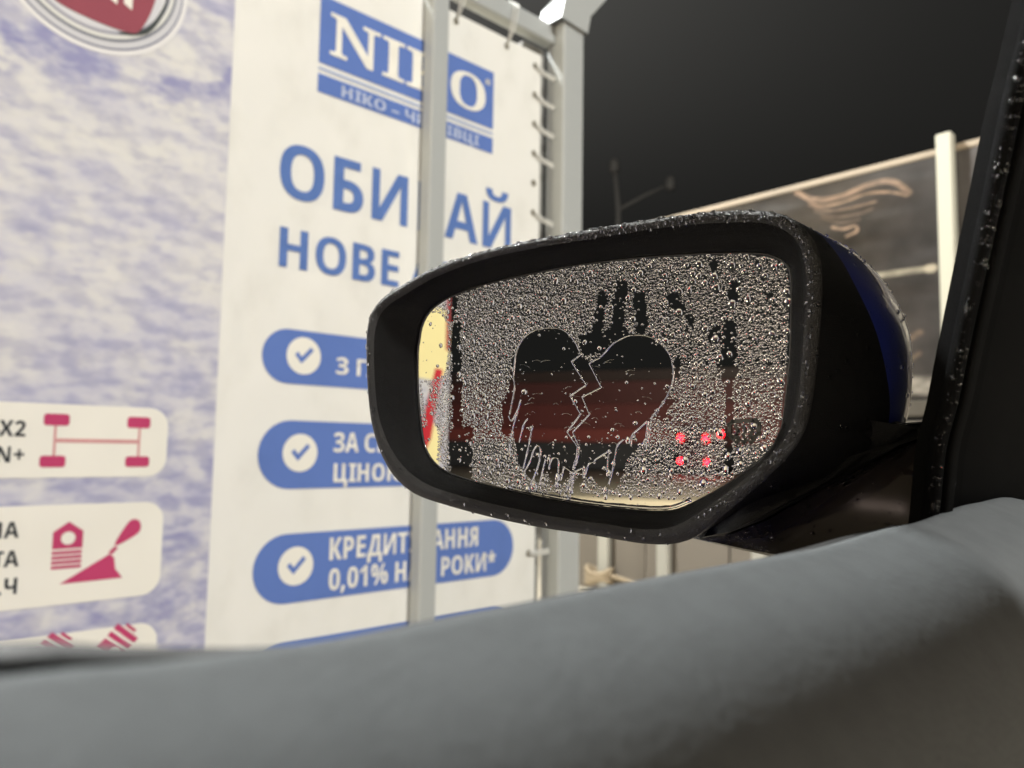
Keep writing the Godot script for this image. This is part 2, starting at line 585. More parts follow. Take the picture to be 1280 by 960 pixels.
	words(b, "info_lettering", "N+", 0.424, 0.0, 1.094, 0.040, dark, 0.0035)
	words(b, "info_lettering", "НА", 0.424, 0.0, 0.904, 0.040, dark, 0.0035)
	words(b, "info_lettering", "ТА", 0.428, 0.0, 0.832, 0.040, dark, 0.0035)
	words(b, "info_lettering", ".Ч", 0.428, 0.0, 0.764, 0.040, dark, 0.0035)
	words(b, "info_lettering", "0", 0.412, 0.0, 0.580, 0.040, dark, 0.0035)
	# round chrome badge with a red shield
	var bc := Vector2(0.517, 2.477)
	var tones := [Color(0.78, 0.77, 0.76), Color(0.24, 0.25, 0.33), Color(0.62, 0.62, 0.64), Color(0.20, 0.21, 0.25), Color(0.72, 0.72, 0.68), Color(0.36, 0.36, 0.42), Color(0.66, 0.66, 0.68)]
	var rad := [0.250, 0.238, 0.234, 0.219, 0.213, 0.203, 0.196]
	for k in 7:
		flat(b, "badge_ring", disc(bc + Vector2(0, 0.002 * k), rad[k], 64), vinyl(tones[k]), 0.0022 + 0.0006 * k)
	flat(b, "badge_shade", PackedVector2Array(curve(pairs([0.58, 2.300, 0.66, 2.330, 0.708, 2.43, 0.712, 2.52, 0.700, 2.43, 0.655, 2.345]), 0.01, true)), vinyl(Color(0.06, 0.07, 0.07)), 0.0068)
	flat(b, "badge_shield", PackedVector2Array(curve(pairs([0.352, 2.56, 0.372, 2.39, 0.42, 2.332, 0.52, 2.312, 0.608, 2.312, 0.640, 2.332, 0.672, 2.42, 0.690, 2.56, 0.66, 2.66, 0.52, 2.68, 0.38, 2.66]), 0.01, true)), vinyl(Color(0.30, 0.075, 0.10)), 0.0074)
	for k in [[0.385, 0.403], [0.44, 0.458], [0.553, 0.575], [0.592, 0.614]]:
		flat(b, "badge_lettering", poly([k[0], 2.392, k[1], 2.380, k[1] + 0.004, 2.60, k[0] + 0.004, 2.60]), whites, 0.0082)
	# the rear end of the banner, seen in the mirror only: a cream column with a red flash
	var yellow := vinyl(Color(0.95, 0.84, 0.42))
	flat(b, "yellow_patch", PackedVector2Array(curve(pairs([-3.29, 1.92, -3.27, 1.60, -3.16, 1.54, -3.02, 1.53, -2.9, 1.55, -2.82, 1.75, -2.9, 1.93, -3.1, 1.95]), 0.02, true)), yellow, 0.0025)
	flat(b, "yellow_patch", PackedVector2Array(curve(pairs([-3.20, 1.22, -3.19, 1.04, -3.08, 0.92, -2.9, 0.95, -2.9, 1.2, -3.08, 1.29]), 0.02, true)), yellow, 0.0025)
	flat(b, "red_flash", poly([-3.22, 1.60, -3.10, 1.20, -2.9, 0.95, -2.9, 1.15, -3.02, 1.34, -3.13, 1.60]), vinyl(Color(0.55, 0.012, 0.03)), 0.0035)
	flat(b, "red_flash", poly([-3.295, 1.72, -3.25, 1.72, -3.25, 2.85, -3.295, 2.85]), vinyl(Color(0.40, 0.03, 0.04)), 0.0032)
	# eyelets
	var brass := mat(Color(0.22, 0.20, 0.15), 0.5, 0.3)
	for k in 18:
		var y := 2.80 - 0.13 * k if k < 17 else 0.42
		flat(b, "eyelet", disc(Vector2(2.228, y), 0.014, 16), brass, 0.0030)
	for k in 6: flat(b, "eyelet", disc(Vector2(2.06 - 0.27 * k, 2.825), 0.013, 16), brass, 0.0030)
	for ch in b.get_children(): ch.position -= b.position
	b.remove_meta("placed")

	# lacing
	var cord := mat(Color(0.66, 0.66, 0.62), 0.7)
	var lc := thing("lacing_cord", "pale cord lacing the banner edge to the white post", "cord", Vector3(BX, 0.4, -2.27))
	for k in 17:
		var y := 2.80 - 0.13 * k
		if k in [4, 11]: continue
		st = st_new()
		var dy := -0.035 if y > 1.2 else 0.012
		var p := PackedVector3Array([Vector3(BX - 0.004, y, -2.228), Vector3(BX + 0.006, y + 0.002, -2.236), Vector3(-2.290, y + dy * 0.5, -2.285), Vector3(-2.270, y + dy, -2.318), Vector3(-2.268, y + dy - 0.012, -2.318), Vector3(-2.285, y + dy * 0.6 - 0.012, -2.28), Vector3(BX + 0.003, y - 0.008, -2.236)])
		tube(st, p, 0.0045, 6)
		put("loop", done(st), cord, lc, Transform3D(Basis(), -lc.position))
	for s in [2.06, 1.79, 1.52]:
		st = st_new()
		tube(st, PackedVector3Array([Vector3(BX + 0.004, 2.825, -s), Vector3(BX + 0.03, 2.90, -s), Vector3(BX + 0.04, 3.0, -s - 0.01), Vector3(BX + 0.0, 3.025, -s - 0.012)]), 0.004, 6)
		tube(st, PackedVector3Array([Vector3(BX + 0.004, 2.825, -s), Vector3(BX + 0.03, 2.90, -s - 0.018), Vector3(BX + 0.04, 3.0, -s - 0.03), Vector3(BX + 0.0, 3.025, -s - 0.03)]), 0.004, 6)
		put("loop", done(st), cord, lc, Transform3D(Basis(), -lc.position))


# ---------------------------------------------------------------- the dark banner across the front
func dark_banner() -> void:
	var cream := bumpy(mat(Color(0.40, 0.385, 0.31), 0.6), 0.05, 3.0, 0.05, 34)
	var f := thing("fence_frame", "cream steel posts and rails carrying the dark banner ahead", "fence", Vector3(-2.5, 0, FZ))
	var mv := Transform3D(Basis(), -f.position)
	for x in [-1.447, 0.55]:
		put("post", box_mesh(Vector3(x - 0.042, 0, FZ + 0.03), Vector3(x + 0.042, 2.955, FZ + 0.10), 0.008), cream, f, mv)
	put("rail", box_mesh(Vector3(-4.3, 1.365, FZ - 0.02), Vector3(1.4, 1.46, FZ + 0.028), 0.006), mat(Color(0.05, 0.042, 0.03), 0.6), f, mv)
	put("rail", box_mesh(Vector3(-4.3, 2.865, FZ - 0.03), Vector3(1.4, 2.905, FZ + 0.012), 0.006), mat(Color(0.30, 0.245, 0.18), 0.7), f, mv)
	for x in [-3.94, -2.62, -3.38]:
		put("post", box_mesh(Vector3(x - 0.05, 0, FZ + 0.032), Vector3(x + 0.05, 1.36, FZ + 0.09), 0.008), mat(Color(0.30, 0.29, 0.25), 0.6), f, mv)
	for k in 8:
		var x0 := -4.3 + k * 0.7125
		put("lower_panel", box_mesh(Vector3(x0 + 0.006, 0.05, FZ - 0.012), Vector3(x0 + 0.706, 1.34, FZ + 0.004 + 0.006 * (k % 2)), 0.004), mat(Color(0.15, 0.13, 0.105) * (0.85 + 0.1 * (k % 3)), 0.7), f, mv)
	# the print: dark, paler at upper right, pale feathers; reflection streak painted in
	var im := Image.create(1024, 256, false, Image.FORMAT_RGB8)
	var n := FastNoiseLite.new(); n.seed = 31; n.frequency = 1.0; n.fractal_octaves = 4
	# strokes: points, half width at each, colour, strength
	var strokes := []
	for q in [[[-2.36, 2.85, -2.24, 2.775, -2.08, 2.755, -1.90, 2.79, -1.76, 2.775, -1.665, 2.685], 0.019, Vector3(0.54, 0.40, 0.31), 0.9],
		[[-2.33, 2.83, -2.22, 2.73, -2.08, 2.715, -1.92, 2.735, -1.78, 2.715, -1.68, 2.67], 0.009, Vector3(0.60, 0.44, 0.33), 0.9],
		[[-2.28, 2.75, -2.16, 2.685, -2.02, 2.67, -1.86, 2.675], 0.009, Vector3(0.40, 0.30, 0.24), 0.8],
		[[-2.24, 2.70, -2.12, 2.635, -1.98, 2.62, -1.88, 2.635], 0.008, Vector3(0.34, 0.26, 0.21), 0.7],
		[[-2.20, 2.65, -2.08, 2.59, -1.96, 2.585], 0.008, Vector3(0.30, 0.23, 0.18), 0.6],
		[[-2.13, 2.57, -2.06, 2.545, -1.985, 2.55, -1.975, 2.515, -2.04, 2.495], 0.010, Vector3(0.60, 0.44, 0.33), 0.9],
		[[-1.82, 1.72, -1.72, 1.80, -1.63, 1.85], 0.022, Vector3(0.34, 0.26, 0.21), 0.7], [[-1.82, 1.63, -1.72, 1.68, -1.64, 1.73], 0.018, Vector3(0.30, 0.23, 0.18), 0.6],
		[[-2.2, 2.225, -1.8, 2.218, -1.555, 2.213], 0.020, Vector3(0.60, 0.58, 0.48), 0.9], [[-1.575, 2.213, -1.55, 2.213], 0.026, Vector3(0.80, 0.76, 0.62), 1.0],
		[[-1.95, 1.50, -1.75, 1.545, -1.5, 1.53, -1.1, 1.52], 0.055, Vector3(0.62, 0.61, 0.57), 0.95]]:
		strokes.append([curve(pairs(q[0]), 0.02), q[1], q[2], q[3]])
	for j in 256:
		for i in 1024:
			var x := -4.3 + 5.7 * (i + 0.5) / 1024
			var y := 2.87 - 1.4 * (j + 0.5) / 256
			var v := 0.085 + 0.05 * n.get_noise_2d(x * 1.1, y * 1.6) + 0.02 * n.get_noise_2d(x * 5, y * 5 + 7)
			v += 0.12 * smoothstep(-1.6, -1.2, x) * smoothstep(1.9, 2.7, y)
			var warm := 1.0 - smoothstep(-2.1, -1.5, x)
			var c := Vector3(v * (1.0 + 0.08 * warm), v * 0.98, v * (1.02 - 0.16 * warm))
			if x > -2.5 and x < -1.0:
				for q in strokes:
					var dd := 9.0
					var l: PackedVector2Array = q[0]
					if absf(l[0].y - y) > 0.5: continue
					for k in l.size() - 1:
						dd = minf(dd, Geometry2D.get_closest_point_to_segment(Vector2(x, y), l[k], l[k + 1]).distance_squared_to(Vector2(x, y)))
					var a: float = (1.0 - smoothstep(q[1] * 0.45, q[1] * 1.3, sqrt(dd))) * q[3] * (0.8 + 0.6 * n.get_noise_2d(x * 9, y * 18))
					c = c.lerp(q[2], clampf(a, 0, 1))
			c = Vector3(c.x * 0.46, c.y * 0.425, c.z * 0.385)
			im.set_pixel(i, j, Color(c.x, c.y, c.z).linear_to_srgb())
	var m := mat(Color(1, 1, 1), 0.2)
	m.heightmap_enabled = true
	m.heightmap_texture = slack
	m.heightmap_scale = 1.2
	m.albedo_texture = ImageTexture.create_from_image(im)
	var b := thing("dark_banner", "dark brown grey printed banner with pale feathers ahead of the car", "banner", Vector3(-1.45, 1.46, FZ))
	var st := SurfaceTool.new()
	st.begin(Mesh.PRIMITIVE_TRIANGLES)
	for v in [[0, 0], [0, 1], [1, 1], [0, 0], [1, 1], [1, 0]]:
		st.set_normal(Vector3(0, 0, 1))
		st.set_uv(Vector2(v[0], 1 - v[1]))
		st.add_vertex(Vector3(-4.3 + 5.7 * v[0], 1.47 + 1.4 * v[1], FZ + 0.005))
	put("sheet", st.commit(), m, b, Transform3D(Basis(), -b.position))
	# the coil of rope on the ground end of the fence
	var rp := thing("rope_coil", "tan rope knotted round the foot of the fence post", "rope", Vector3(-3.94, 0.1, FZ + 0.12))
	for k in 3:
		st = st_new()
		var p := PackedVector3Array()
		for i in 25:
			var g := TAU * i / 24
			p.append(Vector3(0.11 * cos(g), 0.05 + 0.035 * k + 0.02 * sin(g * 2 + k), 0.075 * sin(g)))
		tube(st, p, 0.022, 8, false)
		put("rope_turn", done(st), mat(Color(0.24, 0.19, 0.125), 0.9), rp)
	st = st_new()
	tube(st, PackedVector3Array([Vector3(0.08, 0.1, 0), Vector3(0.3, 0.08, 0.02), Vector3(0.55, 0.03, 0.05), Vector3(0.9, 0.0, 0.05)]), 0.02, 8)
	put("rope_end", done(st), mat(Color(0.24, 0.19, 0.125), 0.9), rp)


# ---------------------------------------------------------------- what the mirror sees
func behind_the_car() -> void:
	var f := thing("red_clad_building", "long low building with red cladding over a grey base, behind the car", "building", Vector3(-12, 0, 42))
	put("base_wall", box_mesh(Vector3(-26, 0, 0), Vector3(22, 1.55, 5), 0.03), mat(Color(0.05, 0.05, 0.055), 0.7), f)
	put("fascia", box_mesh(Vector3(-26, 5.052, -0.06), Vector3(22, 5.7, 5), 0.03), mat(Color(0.05, 0.03, 0.027), 0.6), f)
	put("cladding", box_mesh(Vector3(-26, 3.752, -0.03), Vector3(22, 5.05, 5), 0.03), mat(Color(0.11, 0.032, 0.03), 0.6), f)
	put("cladding", box_mesh(Vector3(-26, 2.3, -0.05), Vector3(22, 3.75, 5), 0.03), mat(Color(0.16, 0.038, 0.034), 0.6), f)
	put("cladding_band", box_mesh(Vector3(-26, 1.552, -0.09), Vector3(22, 2.298, 5), 0.03), mat(Color(0.27, 0.06, 0.05), 0.6), f)
	# lit building out of view at right rear, placed to brighten the mirror drops
	var h := thing("unseen_showroom", "unseen white building with tall lit windows behind the car, placed to brighten the mirror drops", "building", Vector3(12.5, 0, 15.0))
	var wall := mat(Color(0.5, 0.49, 0.46), 0.7)
	put("wall", box_mesh(Vector3(-9.5, 0, 0.15), Vector3(9.5, 5.4, 8), 0.03), wall, h)
	put("unseen_roof", box_mesh(Vector3(-9.8, 5.402, -0.6), Vector3(9.8, 5.75, 8.2), 0.03), mat(Color(0.12, 0.12, 0.13), 0.6), h)
	put("plinth", box_mesh(Vector3(-9.6, 0, -0.05), Vector3(9.6, 0.4, 0.148), 0.02), mat(Color(0.2, 0.2, 0.2), 0.7), h)
	var lit := mat(Color(0.8, 0.76, 0.7), 0.3)
	lit.emission_enabled = true
	lit.emission = Color(1.0, 0.74, 0.64).linear_to_srgb()
	lit.emission_energy_multiplier = 2.6
	for k in 8:
		var x0 := -9.3 + k * 2.34
		put("unseen_lit_window", box_mesh(Vector3(x0 + 0.06, 0.5, 0.06), Vector3(x0 + 2.28, 4.6, 0.14), 0.01), lit, h)
		put("window_frame", box_mesh(Vector3(x0 - 0.06, 0.45, -0.02), Vector3(x0 + 0.058, 4.7, 0.146), 0.01), mat(Color(0.05, 0.05, 0.055), 0.4), h)
	var al := AreaLight3D.new()
	al.name = "unseen_window_light"
	al.area_size = Vector2(18.0, 4.0)
	al.light_color = Color(1.0, 0.74, 0.64).linear_to_srgb()
	al.light_energy = 0.5
	al.area_range = 80
	al.shadow_enabled = true
	al.position = Vector3(0, 2.5, -0.08)
	h.add_child(al)
	# parked van with its tail lamps lit
	var c := thing("parked_van", "dark van parked far behind with its red tail lamps lit", "van", Vector3(-6.35, 0, 36.5))
	var body := mat(Color(0.03, 0.03, 0.035), 0.3)
	var prof := [[0.0, 2.25, 1.0], [0.06, 2.34, 1.08], [0.5, 2.38, 1.1], [3.2, 2.38, 1.1], [3.7, 2.2, 1.05], [4.4, 1.25, 1.02], [5.1, 1.1, 0.98], [5.3, 0.7, 0.9]]
	var rings := []
	for q in prof:
		var hw: float = q[2]
		rings.append(PackedVector3Array([Vector3(-hw + 0.1, 0.3, q[0]), Vector3(-hw, 0.5, q[0]), Vector3(-hw, q[1] - 0.2, q[0]), Vector3(-hw + 0.15, q[1], q[0]), Vector3(hw - 0.15, q[1], q[0]), Vector3(hw, q[1] - 0.2, q[0]), Vector3(hw, 0.5, q[0]), Vector3(hw - 0.1, 0.3, q[0])]))
	var cap := PackedVector3Array(); cap.resize(8); cap.fill(Vector3(0, 1.2, 0.0)); rings.push_front(cap)
	cap = PackedVector3Array(); cap.resize(8); cap.fill(Vector3(0, 0.6, 5.3)); rings.push_back(cap)
	var st := st_new()
	loft(st, rings)
	put("body", done(st), body, c)
	for x in [-0.5, 0.5]: put("rear_window", box_mesh(Vector3(x - 0.4, 1.35, -0.012), Vector3(x + 0.4, 1.7, 0.02), 0.005), mat(Color(0.01, 0.01, 0.012), 0.05), c)
	for x in [-0.95, 0.95]:
		for z in [0.95, 4.1]:
			st = st_new()
			tube(st, PackedVector3Array([Vector3(x - 0.11, 0.34, z), Vector3(x - 0.1, 0.34, z), Vector3(x + 0.1, 0.34, z), Vector3(x + 0.11, 0.34, z)]), [0.31, 0.34, 0.34, 0.31], 20)
			put("wheel", done(st), mat(Color(0.02, 0.02, 0.02), 0.8), c)
	var glow := mat(Color(0.5, 0.02, 0.02), 0.3)
	glow.emission_enabled = true
	glow.emission = Color(1, 0.05, 0.11)
	glow.emission_energy_multiplier = 1.6
	for q in [[-0.95, 1.75, 0.12, 0.20], [0.25, 1.74, 0.14, 0.22], [0.95, 1.95, 0.07, 0.2], [-0.95, 0.66, 0.07, 0.10], [0.3, 0.62, 0.12, 0.08]]:
		put("tail_lamp", box_mesh(Vector3(q[0] - q[2], q[1] - q[3], -0.06), Vector3(q[0] + q[2], q[1] + q[3], 0.05), 0.02), glow, c)
		var l := OmniLight3D.new()
		l.name = "tail_light"
		l.light_color = Color(1, 0.05, 0.11)
		l.light_energy = 0.5
		l.light_size = 0.1
		l.omni_range = 60
		l.omni_attenuation = 2.0
		l.shadow_enabled = true
		l.position = Vector3(q[0], q[1], -0.2)
		c.add_child(l, true)


# ---------------------------------------------------------------- the car round the camera
const OUTER := [458, 430, 460, 405, 467, 386, 480, 371, 500, 358, 530, 341, 560, 328, 600, 315, 650, 303, 700, 294, 760, 283, 830, 272, 880, 266, 930, 263, 965, 265, 990, 273, 1008, 287, 1020, 307, 1026, 330, 1027, 370, 1024, 420, 1019, 470, 1012, 515, 1003, 543, 985, 570, 955, 600, 920, 630, 893, 652, 868, 671, 840, 680, 800, 679, 740, 669, 680, 660, 620, 648, 560, 632, 520, 618, 495, 598, 480, 575, 470, 550, 463, 520, 459, 475]
const INNER := [466, 430, 468, 410, 474, 393, 486, 380, 505, 368, 533, 351, 562, 338, 600, 325, 650, 313, 700, 304, 760, 294, 830, 284, 880, 279, 930, 277, 958, 279, 978, 286, 993, 298, 1002, 315, 1006, 335, 1007, 370, 1004, 420, 1000, 470, 993, 515, 985, 540, 968, 563, 938, 592, 905, 618, 878, 637, 855, 652, 830, 661, 795, 661, 740, 653, 680, 644, 620, 631, 565, 617, 530, 604, 505, 585, 490, 565, 480, 545, 471, 515, 467, 475]
const GLASS := [522, 440, 524, 425, 527, 408, 535, 392, 548, 380, 570, 368, 620, 352, 700, 335, 780, 324, 860, 318, 930, 316, 960, 318, 978, 325, 987, 335, 990, 350, 990, 400, 988, 450, 983, 500, 977, 540, 968, 560, 950, 578, 910, 605, 880, 622, 850, 636, 830, 639, 800, 638, 740, 632, 680, 622, 620, 609, 580, 598, 555, 588, 540, 575, 530, 555, 525, 520, 522, 480]
const RIM := 0.013
const N_RING := 200
var mid := Vector2(-0.015, 0.0)

func outline(px: Array, w: float, metric := false) -> PackedVector2Array:
	# the outline in the mirror's own plane, resampled at N_RING even angles about its middle
	var pts := []
	for p: Vector2 in pairs(px): pts.append(p if metric else glass_at(p.x, p.y, w))
	var c := curve(pts, 0.0015, true)
	var ang := []
	for p in c: ang.append((p - mid).angle())
	var out := PackedVector2Array()
	for k in N_RING:
		var g := -PI + TAU * (k + 0.5) / N_RING
		var best := Vector2.ZERO
		for i in c.size():
			var j := (i + 1) % c.size()
			var a: float = angle_difference(ang[i], g)
			var b: float = angle_difference(ang[j], g)
			if a * b <= 0 and absf(a) < 0.6 and absf(b) < 0.6:
				best = c[i].lerp(c[j], absf(a) / maxf(absf(a) + absf(b), 1e-9))
				break
		out.append(best)
	return out

func ring3(o: PackedVector2Array, w: float, k := 1.0, shift := Vector2.ZERO) -> PackedVector3Array:
	var out := PackedVector3Array()
	for p in o:
		var q := mid + (p - mid) * k + shift
		out.append(Vector3(q.x, q.y, w))
	return out

var o_out: PackedVector2Array
var o_in: PackedVector2Array
var o_glass: PackedVector2Array
var shell_rings := []

const WIDEST := [0.140, 0.012, 0.139, 0.028, 0.134, 0.043, 0.125, 0.059, 0.112, 0.0725, 0.09, 0.079, 0.06, 0.08, 0.0, 0.075, -0.06, 0.066, -0.12, 0.05, -0.155, 0.036, -0.172, 0.015, -0.173, -0.01, -0.160, -0.035, -0.13, -0.05, -0.08, -0.061, 0.0, -0.071, 0.04, -0.074, 0.08, -0.068, 0.11, -0.055, 0.128, -0.036, 0.1375, -0.014]
var o_wide: PackedVector2Array

func shell_point(i: int, t: float) -> Vector3:
	# t = 0 at the rim, 0.5 where the housing is widest, 1 at its back
	if t <= 0.5:
		var p := o_out[i].lerp(o_wide[i], sin(t * PI))
		return Vector3(p.x, p.y, RIM - 0.001 - 0.075 * (t / 0.5))
	var x := (t - 0.5) / 0.5
	var c := Vector2(0.06, -0.005)
	var q := c + (o_wide[i] - c) * pow(maxf(0.0, 1.0 - pow(x, 2.2)), 1.0 / 2.2)
	return Vector3(q.x, q.y, RIM - 0.076 - 0.07 * x)

func shell_ring(t: float) -> PackedVector3Array:
	var out := PackedVector3Array()
	for i in N_RING: out.append(shell_point(i, t))
	return out

func car() -> void:
	o_out = outline(OUTER, RIM)
	o_in = outline(INNER, RIM + 0.001)
	o_glass = outline(GLASS, 0.0)
	o_wide = outline(WIDEST, 0.0, true)
	var c := thing("blue_car", "blue car whose open driver's window and wet black door mirror face the banner", "car", Vector3(0, 0, 0))
	var black := bumpy(mat(Color(0.006, 0.006, 0.006), 0.4), 0.08, 90.0, 0.06, 4)
	black.metallic_specular = 0.25
	# --- the mirror
	var st := st_new()
	# rim: a rounded lip between the outer and inner outlines, then the wall down to the glass
	var rings := [ring3(o_out, RIM - 0.004), ring3(o_out, RIM)]
	for k in 4:
		var t := (k + 1) / 5.0
		var r := PackedVector3Array()
		for i in N_RING:
			var p := o_out[i].lerp(o_in[i], t)
			r.append(Vector3(p.x, p.y, RIM + 0.0022 * sin(PI * t)))
		rings.append(r)
	rings.append(ring3(o_in, RIM))
	var housing := put("side_mirror", done_loft(rings, true), bumpy(mat(Color(0.014, 0.0135, 0.0125), 0.42), 0.09, 60.0, 0.10, 8), c, MT)
	tag(housing, "wet black door mirror with a heart wiped into the drops on its glass")
	st = st_new()
	rings = [ring3(o_in, RIM)]
	for t in [0.25, 0.6, 0.93]:
		var r := PackedVector3Array()
		for i in N_RING:
			var p := o_in[i].lerp(o_glass[i], t)
			r.append(Vector3(p.x, p.y, lerpf(RIM - 0.002, 0.002, t)))
		rings.append(r)
	rings.append(ring3(o_glass, 0.0018, 1.004))
	rings.append(ring3(o_glass, -0.004, 1.004))
	put("bezel", done_loft(rings, true), black, housing)
	# glass
	st = st_new()
	var g0 := ring3(o_glass, 0.0, 1.0)
	for i in N_RING:
		tri(st, Vector3(mid.x, mid.y, 0), g0[(i + 1) % N_RING], g0[i])
	var mir := mat(Color(0.86, 0.88, 0.87), 0.0, 1.0)
	put("mirror_glass", done(st), mir, housing)
	# thin bright chamfer of the glass
	put("glass_edge", done_loft([ring3(o_glass, 0.0, 0.9925), ring3(o_glass, 0.0007, 0.995), ring3(o_glass, 0.0007, 0.999), ring3(o_glass, -0.001, 1.002)], true), mat(Color(0.05, 0.05, 0.05), 0.08), housing)
	# heater symbol printed on the glass
	st = st_new()
	var sym := func(a: Vector2, b: Vector2, wd: float):
		var d := (b - a).normalized() * wd / 2
		var e := Vector2(-d.y, d.x)
		quad(st, v3(a - d - e), v3(a - d + e), v3(b + d + e), v3(b + d - e))
	var box := [Vector2(922, 547), Vector2(915, 547), Vector2(912, 543), Vector2(912, 531), Vector2(916, 527), Vector2(945, 526), Vector2(949, 530), Vector2(948, 542), Vector2(944, 546), Vector2(938, 546)]
	for k in box.size() - 1: sym.call(glass_at(box[k].x, box[k].y), glass_at(box[k + 1].x, box[k + 1].y), 0.0019)
	for x in [922, 931, 940]:
		var pts := [Vector2(x - 1, 553), Vector2(x + 1, 549), Vector2(x - 2, 544), Vector2(x + 1, 539), Vector2(x - 2, 533)]
		for k in pts.size() - 1: sym.call(glass_at(pts[k].x, pts[k].y), glass_at(pts[k + 1].x, pts[k + 1].y), 0.0013)
		for s in [-1, 1]: sym.call(glass_at(x - 1, 554), glass_at(x - 1 + 4 * s, 550), 0.001)
	put("heater_symbol", done(st), mat(Color(0.004, 0.004, 0.004), 0.4), housing)
	# shell: black plastic lower part and blue painted cover behind
	for k in 25: shell_rings.append(shell_ring(k / 24.0))
	var sb := st_new()
	var sp := st_new()
	# the seam runs obliquely over the inner end: per spoke, how far back the black plastic reaches
	var seam := PackedFloat32Array()
	for i in N_RING:
		var v := o_wide[i].y
		seam.append(clampf(0.10 + (0.072 - v) * 2.7, 0.08, 0.98) if v > -0.03 else 0.98)
	for pass_ in 2:
		var rr := []
		var fine := 40
		for k in fine + 1:
			var ring := PackedVector3Array()
			for i in N_RING:
				var t: float = seam[i] * k / fine if pass_ == 0 else lerpf(seam[i], 1.0, float(k) / fine)
				ring.append(shell_point(i, t) + Vector3(0, 0, 0))
			rr.append(ring)
		loft(sb if pass_ == 0 else sp, rr, true, false)
	put("lower_shell", done(sb), black, housing)
	var blue := mat(Color(0.010, 0.020, 0.19), 0.3, 0.1)
	blue.clearcoat_enabled = true
	blue.clearcoat = 1.0
	blue.clearcoat_roughness = 0.06
	tag(put("painted_cover", done(sp), blue, housing), "blue painted cover of the mirror")
	# foot of the housing and the arm to the door
	var armmat := mat(Color(0.022, 0.019, 0.016), 0.22)
	put("mirror_foot", slab([[1000, 500, 0.355], [1060, 520, 0.36], [1105, 524, 0.375], [1125, 531, 0.38], [1168, 527, 0.385], [1172, 540, 0.38], [1120, 558, 0.37], [1072, 584, 0.362], [1015, 614, 0.36], [960, 646, 0.365], [915, 664, 0.372], [880, 671, 0.38], [900, 640, 0.372], [940, 600, 0.362], [975, 560, 0.356]], 0.05), black, housing, MT.affine_inverse())
	put("mirror_arm", slab([[872, 673, 0.392], [915, 668, 0.384], [960, 650, 0.378], [1015, 618, 0.372], [1072, 588, 0.372], [1120, 562, 0.38], [1172, 541, 0.388], [1200, 600, 0.375], [1200, 760, 0.36], [1020, 770, 0.365], [975, 694, 0.376], [930, 686, 0.384]], 0.06), armmat, housing, MT.affine_inverse())

	# --- window pillar and its seal
	var line := curve(pairs([1148, 720, 1158, 640, 1166, 560, 1181, 500, 1195, 430, 1212, 350, 1229, 270, 1246, 190, 1263, 110, 1281, 40, 1300, -40, 1325, -140, 1370, -290, 1440, -480]), 12.0)
	var e1 := Vector3(cos(deg_to_rad(47.3)), 0, -sin(deg_to_rad(47.3)))
	var e2 := Vector3(sin(deg_to_rad(47.3)), 0, cos(deg_to_rad(47.3)))
	var seal_s := [[0.003, -0.007], [0.0, -0.004], [0.0, 0.0], [0.0008, 0.0022], [0.0025, 0.0034], [0.0045, 0.003], [0.006, 0.001], [0.0066, -0.003], [0.0066, -0.02]]
	var trim_s := [[0.0060, -0.02], [0.0066, 0.0045], [0.0074, 0.0075], [0.0090, 0.0088], [0.013, 0.009], [0.021, -0.001], [0.0225, -0.004], [0.030, -0.006], [0.034, -0.003], [0.060, 0.001], [0.110, 0.006], [0.150, 0.008], [0.155, 0.0], [0.15, -0.04]]
	for q in [["window_seal", seal_s, dull(bumpy(mat(Color(0.004, 0.004, 0.004), 0.7), 0.1, 80.0, 0.06, 21))], ["pillar_trim", trim_s, dull(bumpy(mat(Color(0.004, 0.004, 0.004), 0.7), 0.1, 120.0, 0.03, 22))]]:
		rings = []
		for p in line:
			var o := at(p.x, p.y, lerpf(0.27, 0.335, clampf(inverse_lerp(40, 650, p.y), -0.6, 1.2)))
			var r := PackedVector3Array()
			for s in q[1]: r.append(o + (e1 - e2 * (0.9 if q[0] == "pillar_trim" else 0.2)) * s[0] + e2 * s[1])
			rings.append(r)
		st = st_new()
		loft(st, rings, false, true)
		put(q[0], done(st), q[2], c)

	# --- the door's top, right under the lens
	var edge := Curve.new()
	edge.min_value = 1.0
	edge.max_value = 1.2
	for p in [[-0.16, 1.119], [0.021, 1.1195], [0.047, 1.1175], [0.074, 1.1165], [0.112, 1.1172], [0.168, 1.118], [0.237, 1.1185], [0.323, 1.122], [0.41, 1.1275], [0.45, 1.1288], [0.491, 1.126], [0.56, 1.118], [0.75, 1.10]]:
		edge.add_point(Vector2((p[0] + 0.16) / 0.91, p[1]))
	var prof := [[-0.004, -0.06], [-0.004, -0.003], [-0.002, -0.0006], [0.0, 0.0], [0.002, 0.0002], [0.005, -0.0008], [0.012, -0.0032], [0.020, -0.0064], [0.027, -0.0100], [0.034, -0.0150], [0.040, -0.0212], [0.045, -0.0290], [0.049, -0.0385], [0.052, -0.050], [0.054, -0.065], [0.058, -0.11], [0.065, -0.3]]
	rings = []
	for k in 92:
		var s := -0.16 + 0.01 * k
		var r := PackedVector3Array()
		var y := edge.sample((s + 0.16) / 0.91)
		for p in prof: r.append(Vector3(-0.12 + p[0], y + p[1], -s))
		rings.append(r)
	st = st_new()
	loft(st, rings, false, false)
	var trim := bumpy(mat(Color(0.152, 0.162, 0.166), 0.76), 0.14, 110.0, 0.022, 15)
	var tn := NoiseTexture2D.new()
	tn.noise = FastNoiseLite.new()
	tn.noise.seed = 41
	tn.noise.frequency = 0.03
	tn.noise.fractal_octaves = 5
	tn.width = 256; tn.height = 256
	tn.seamless = true
	var ramp := Gradient.new()
	ramp.set_color(0, Color(0.93, 0.93, 0.93))
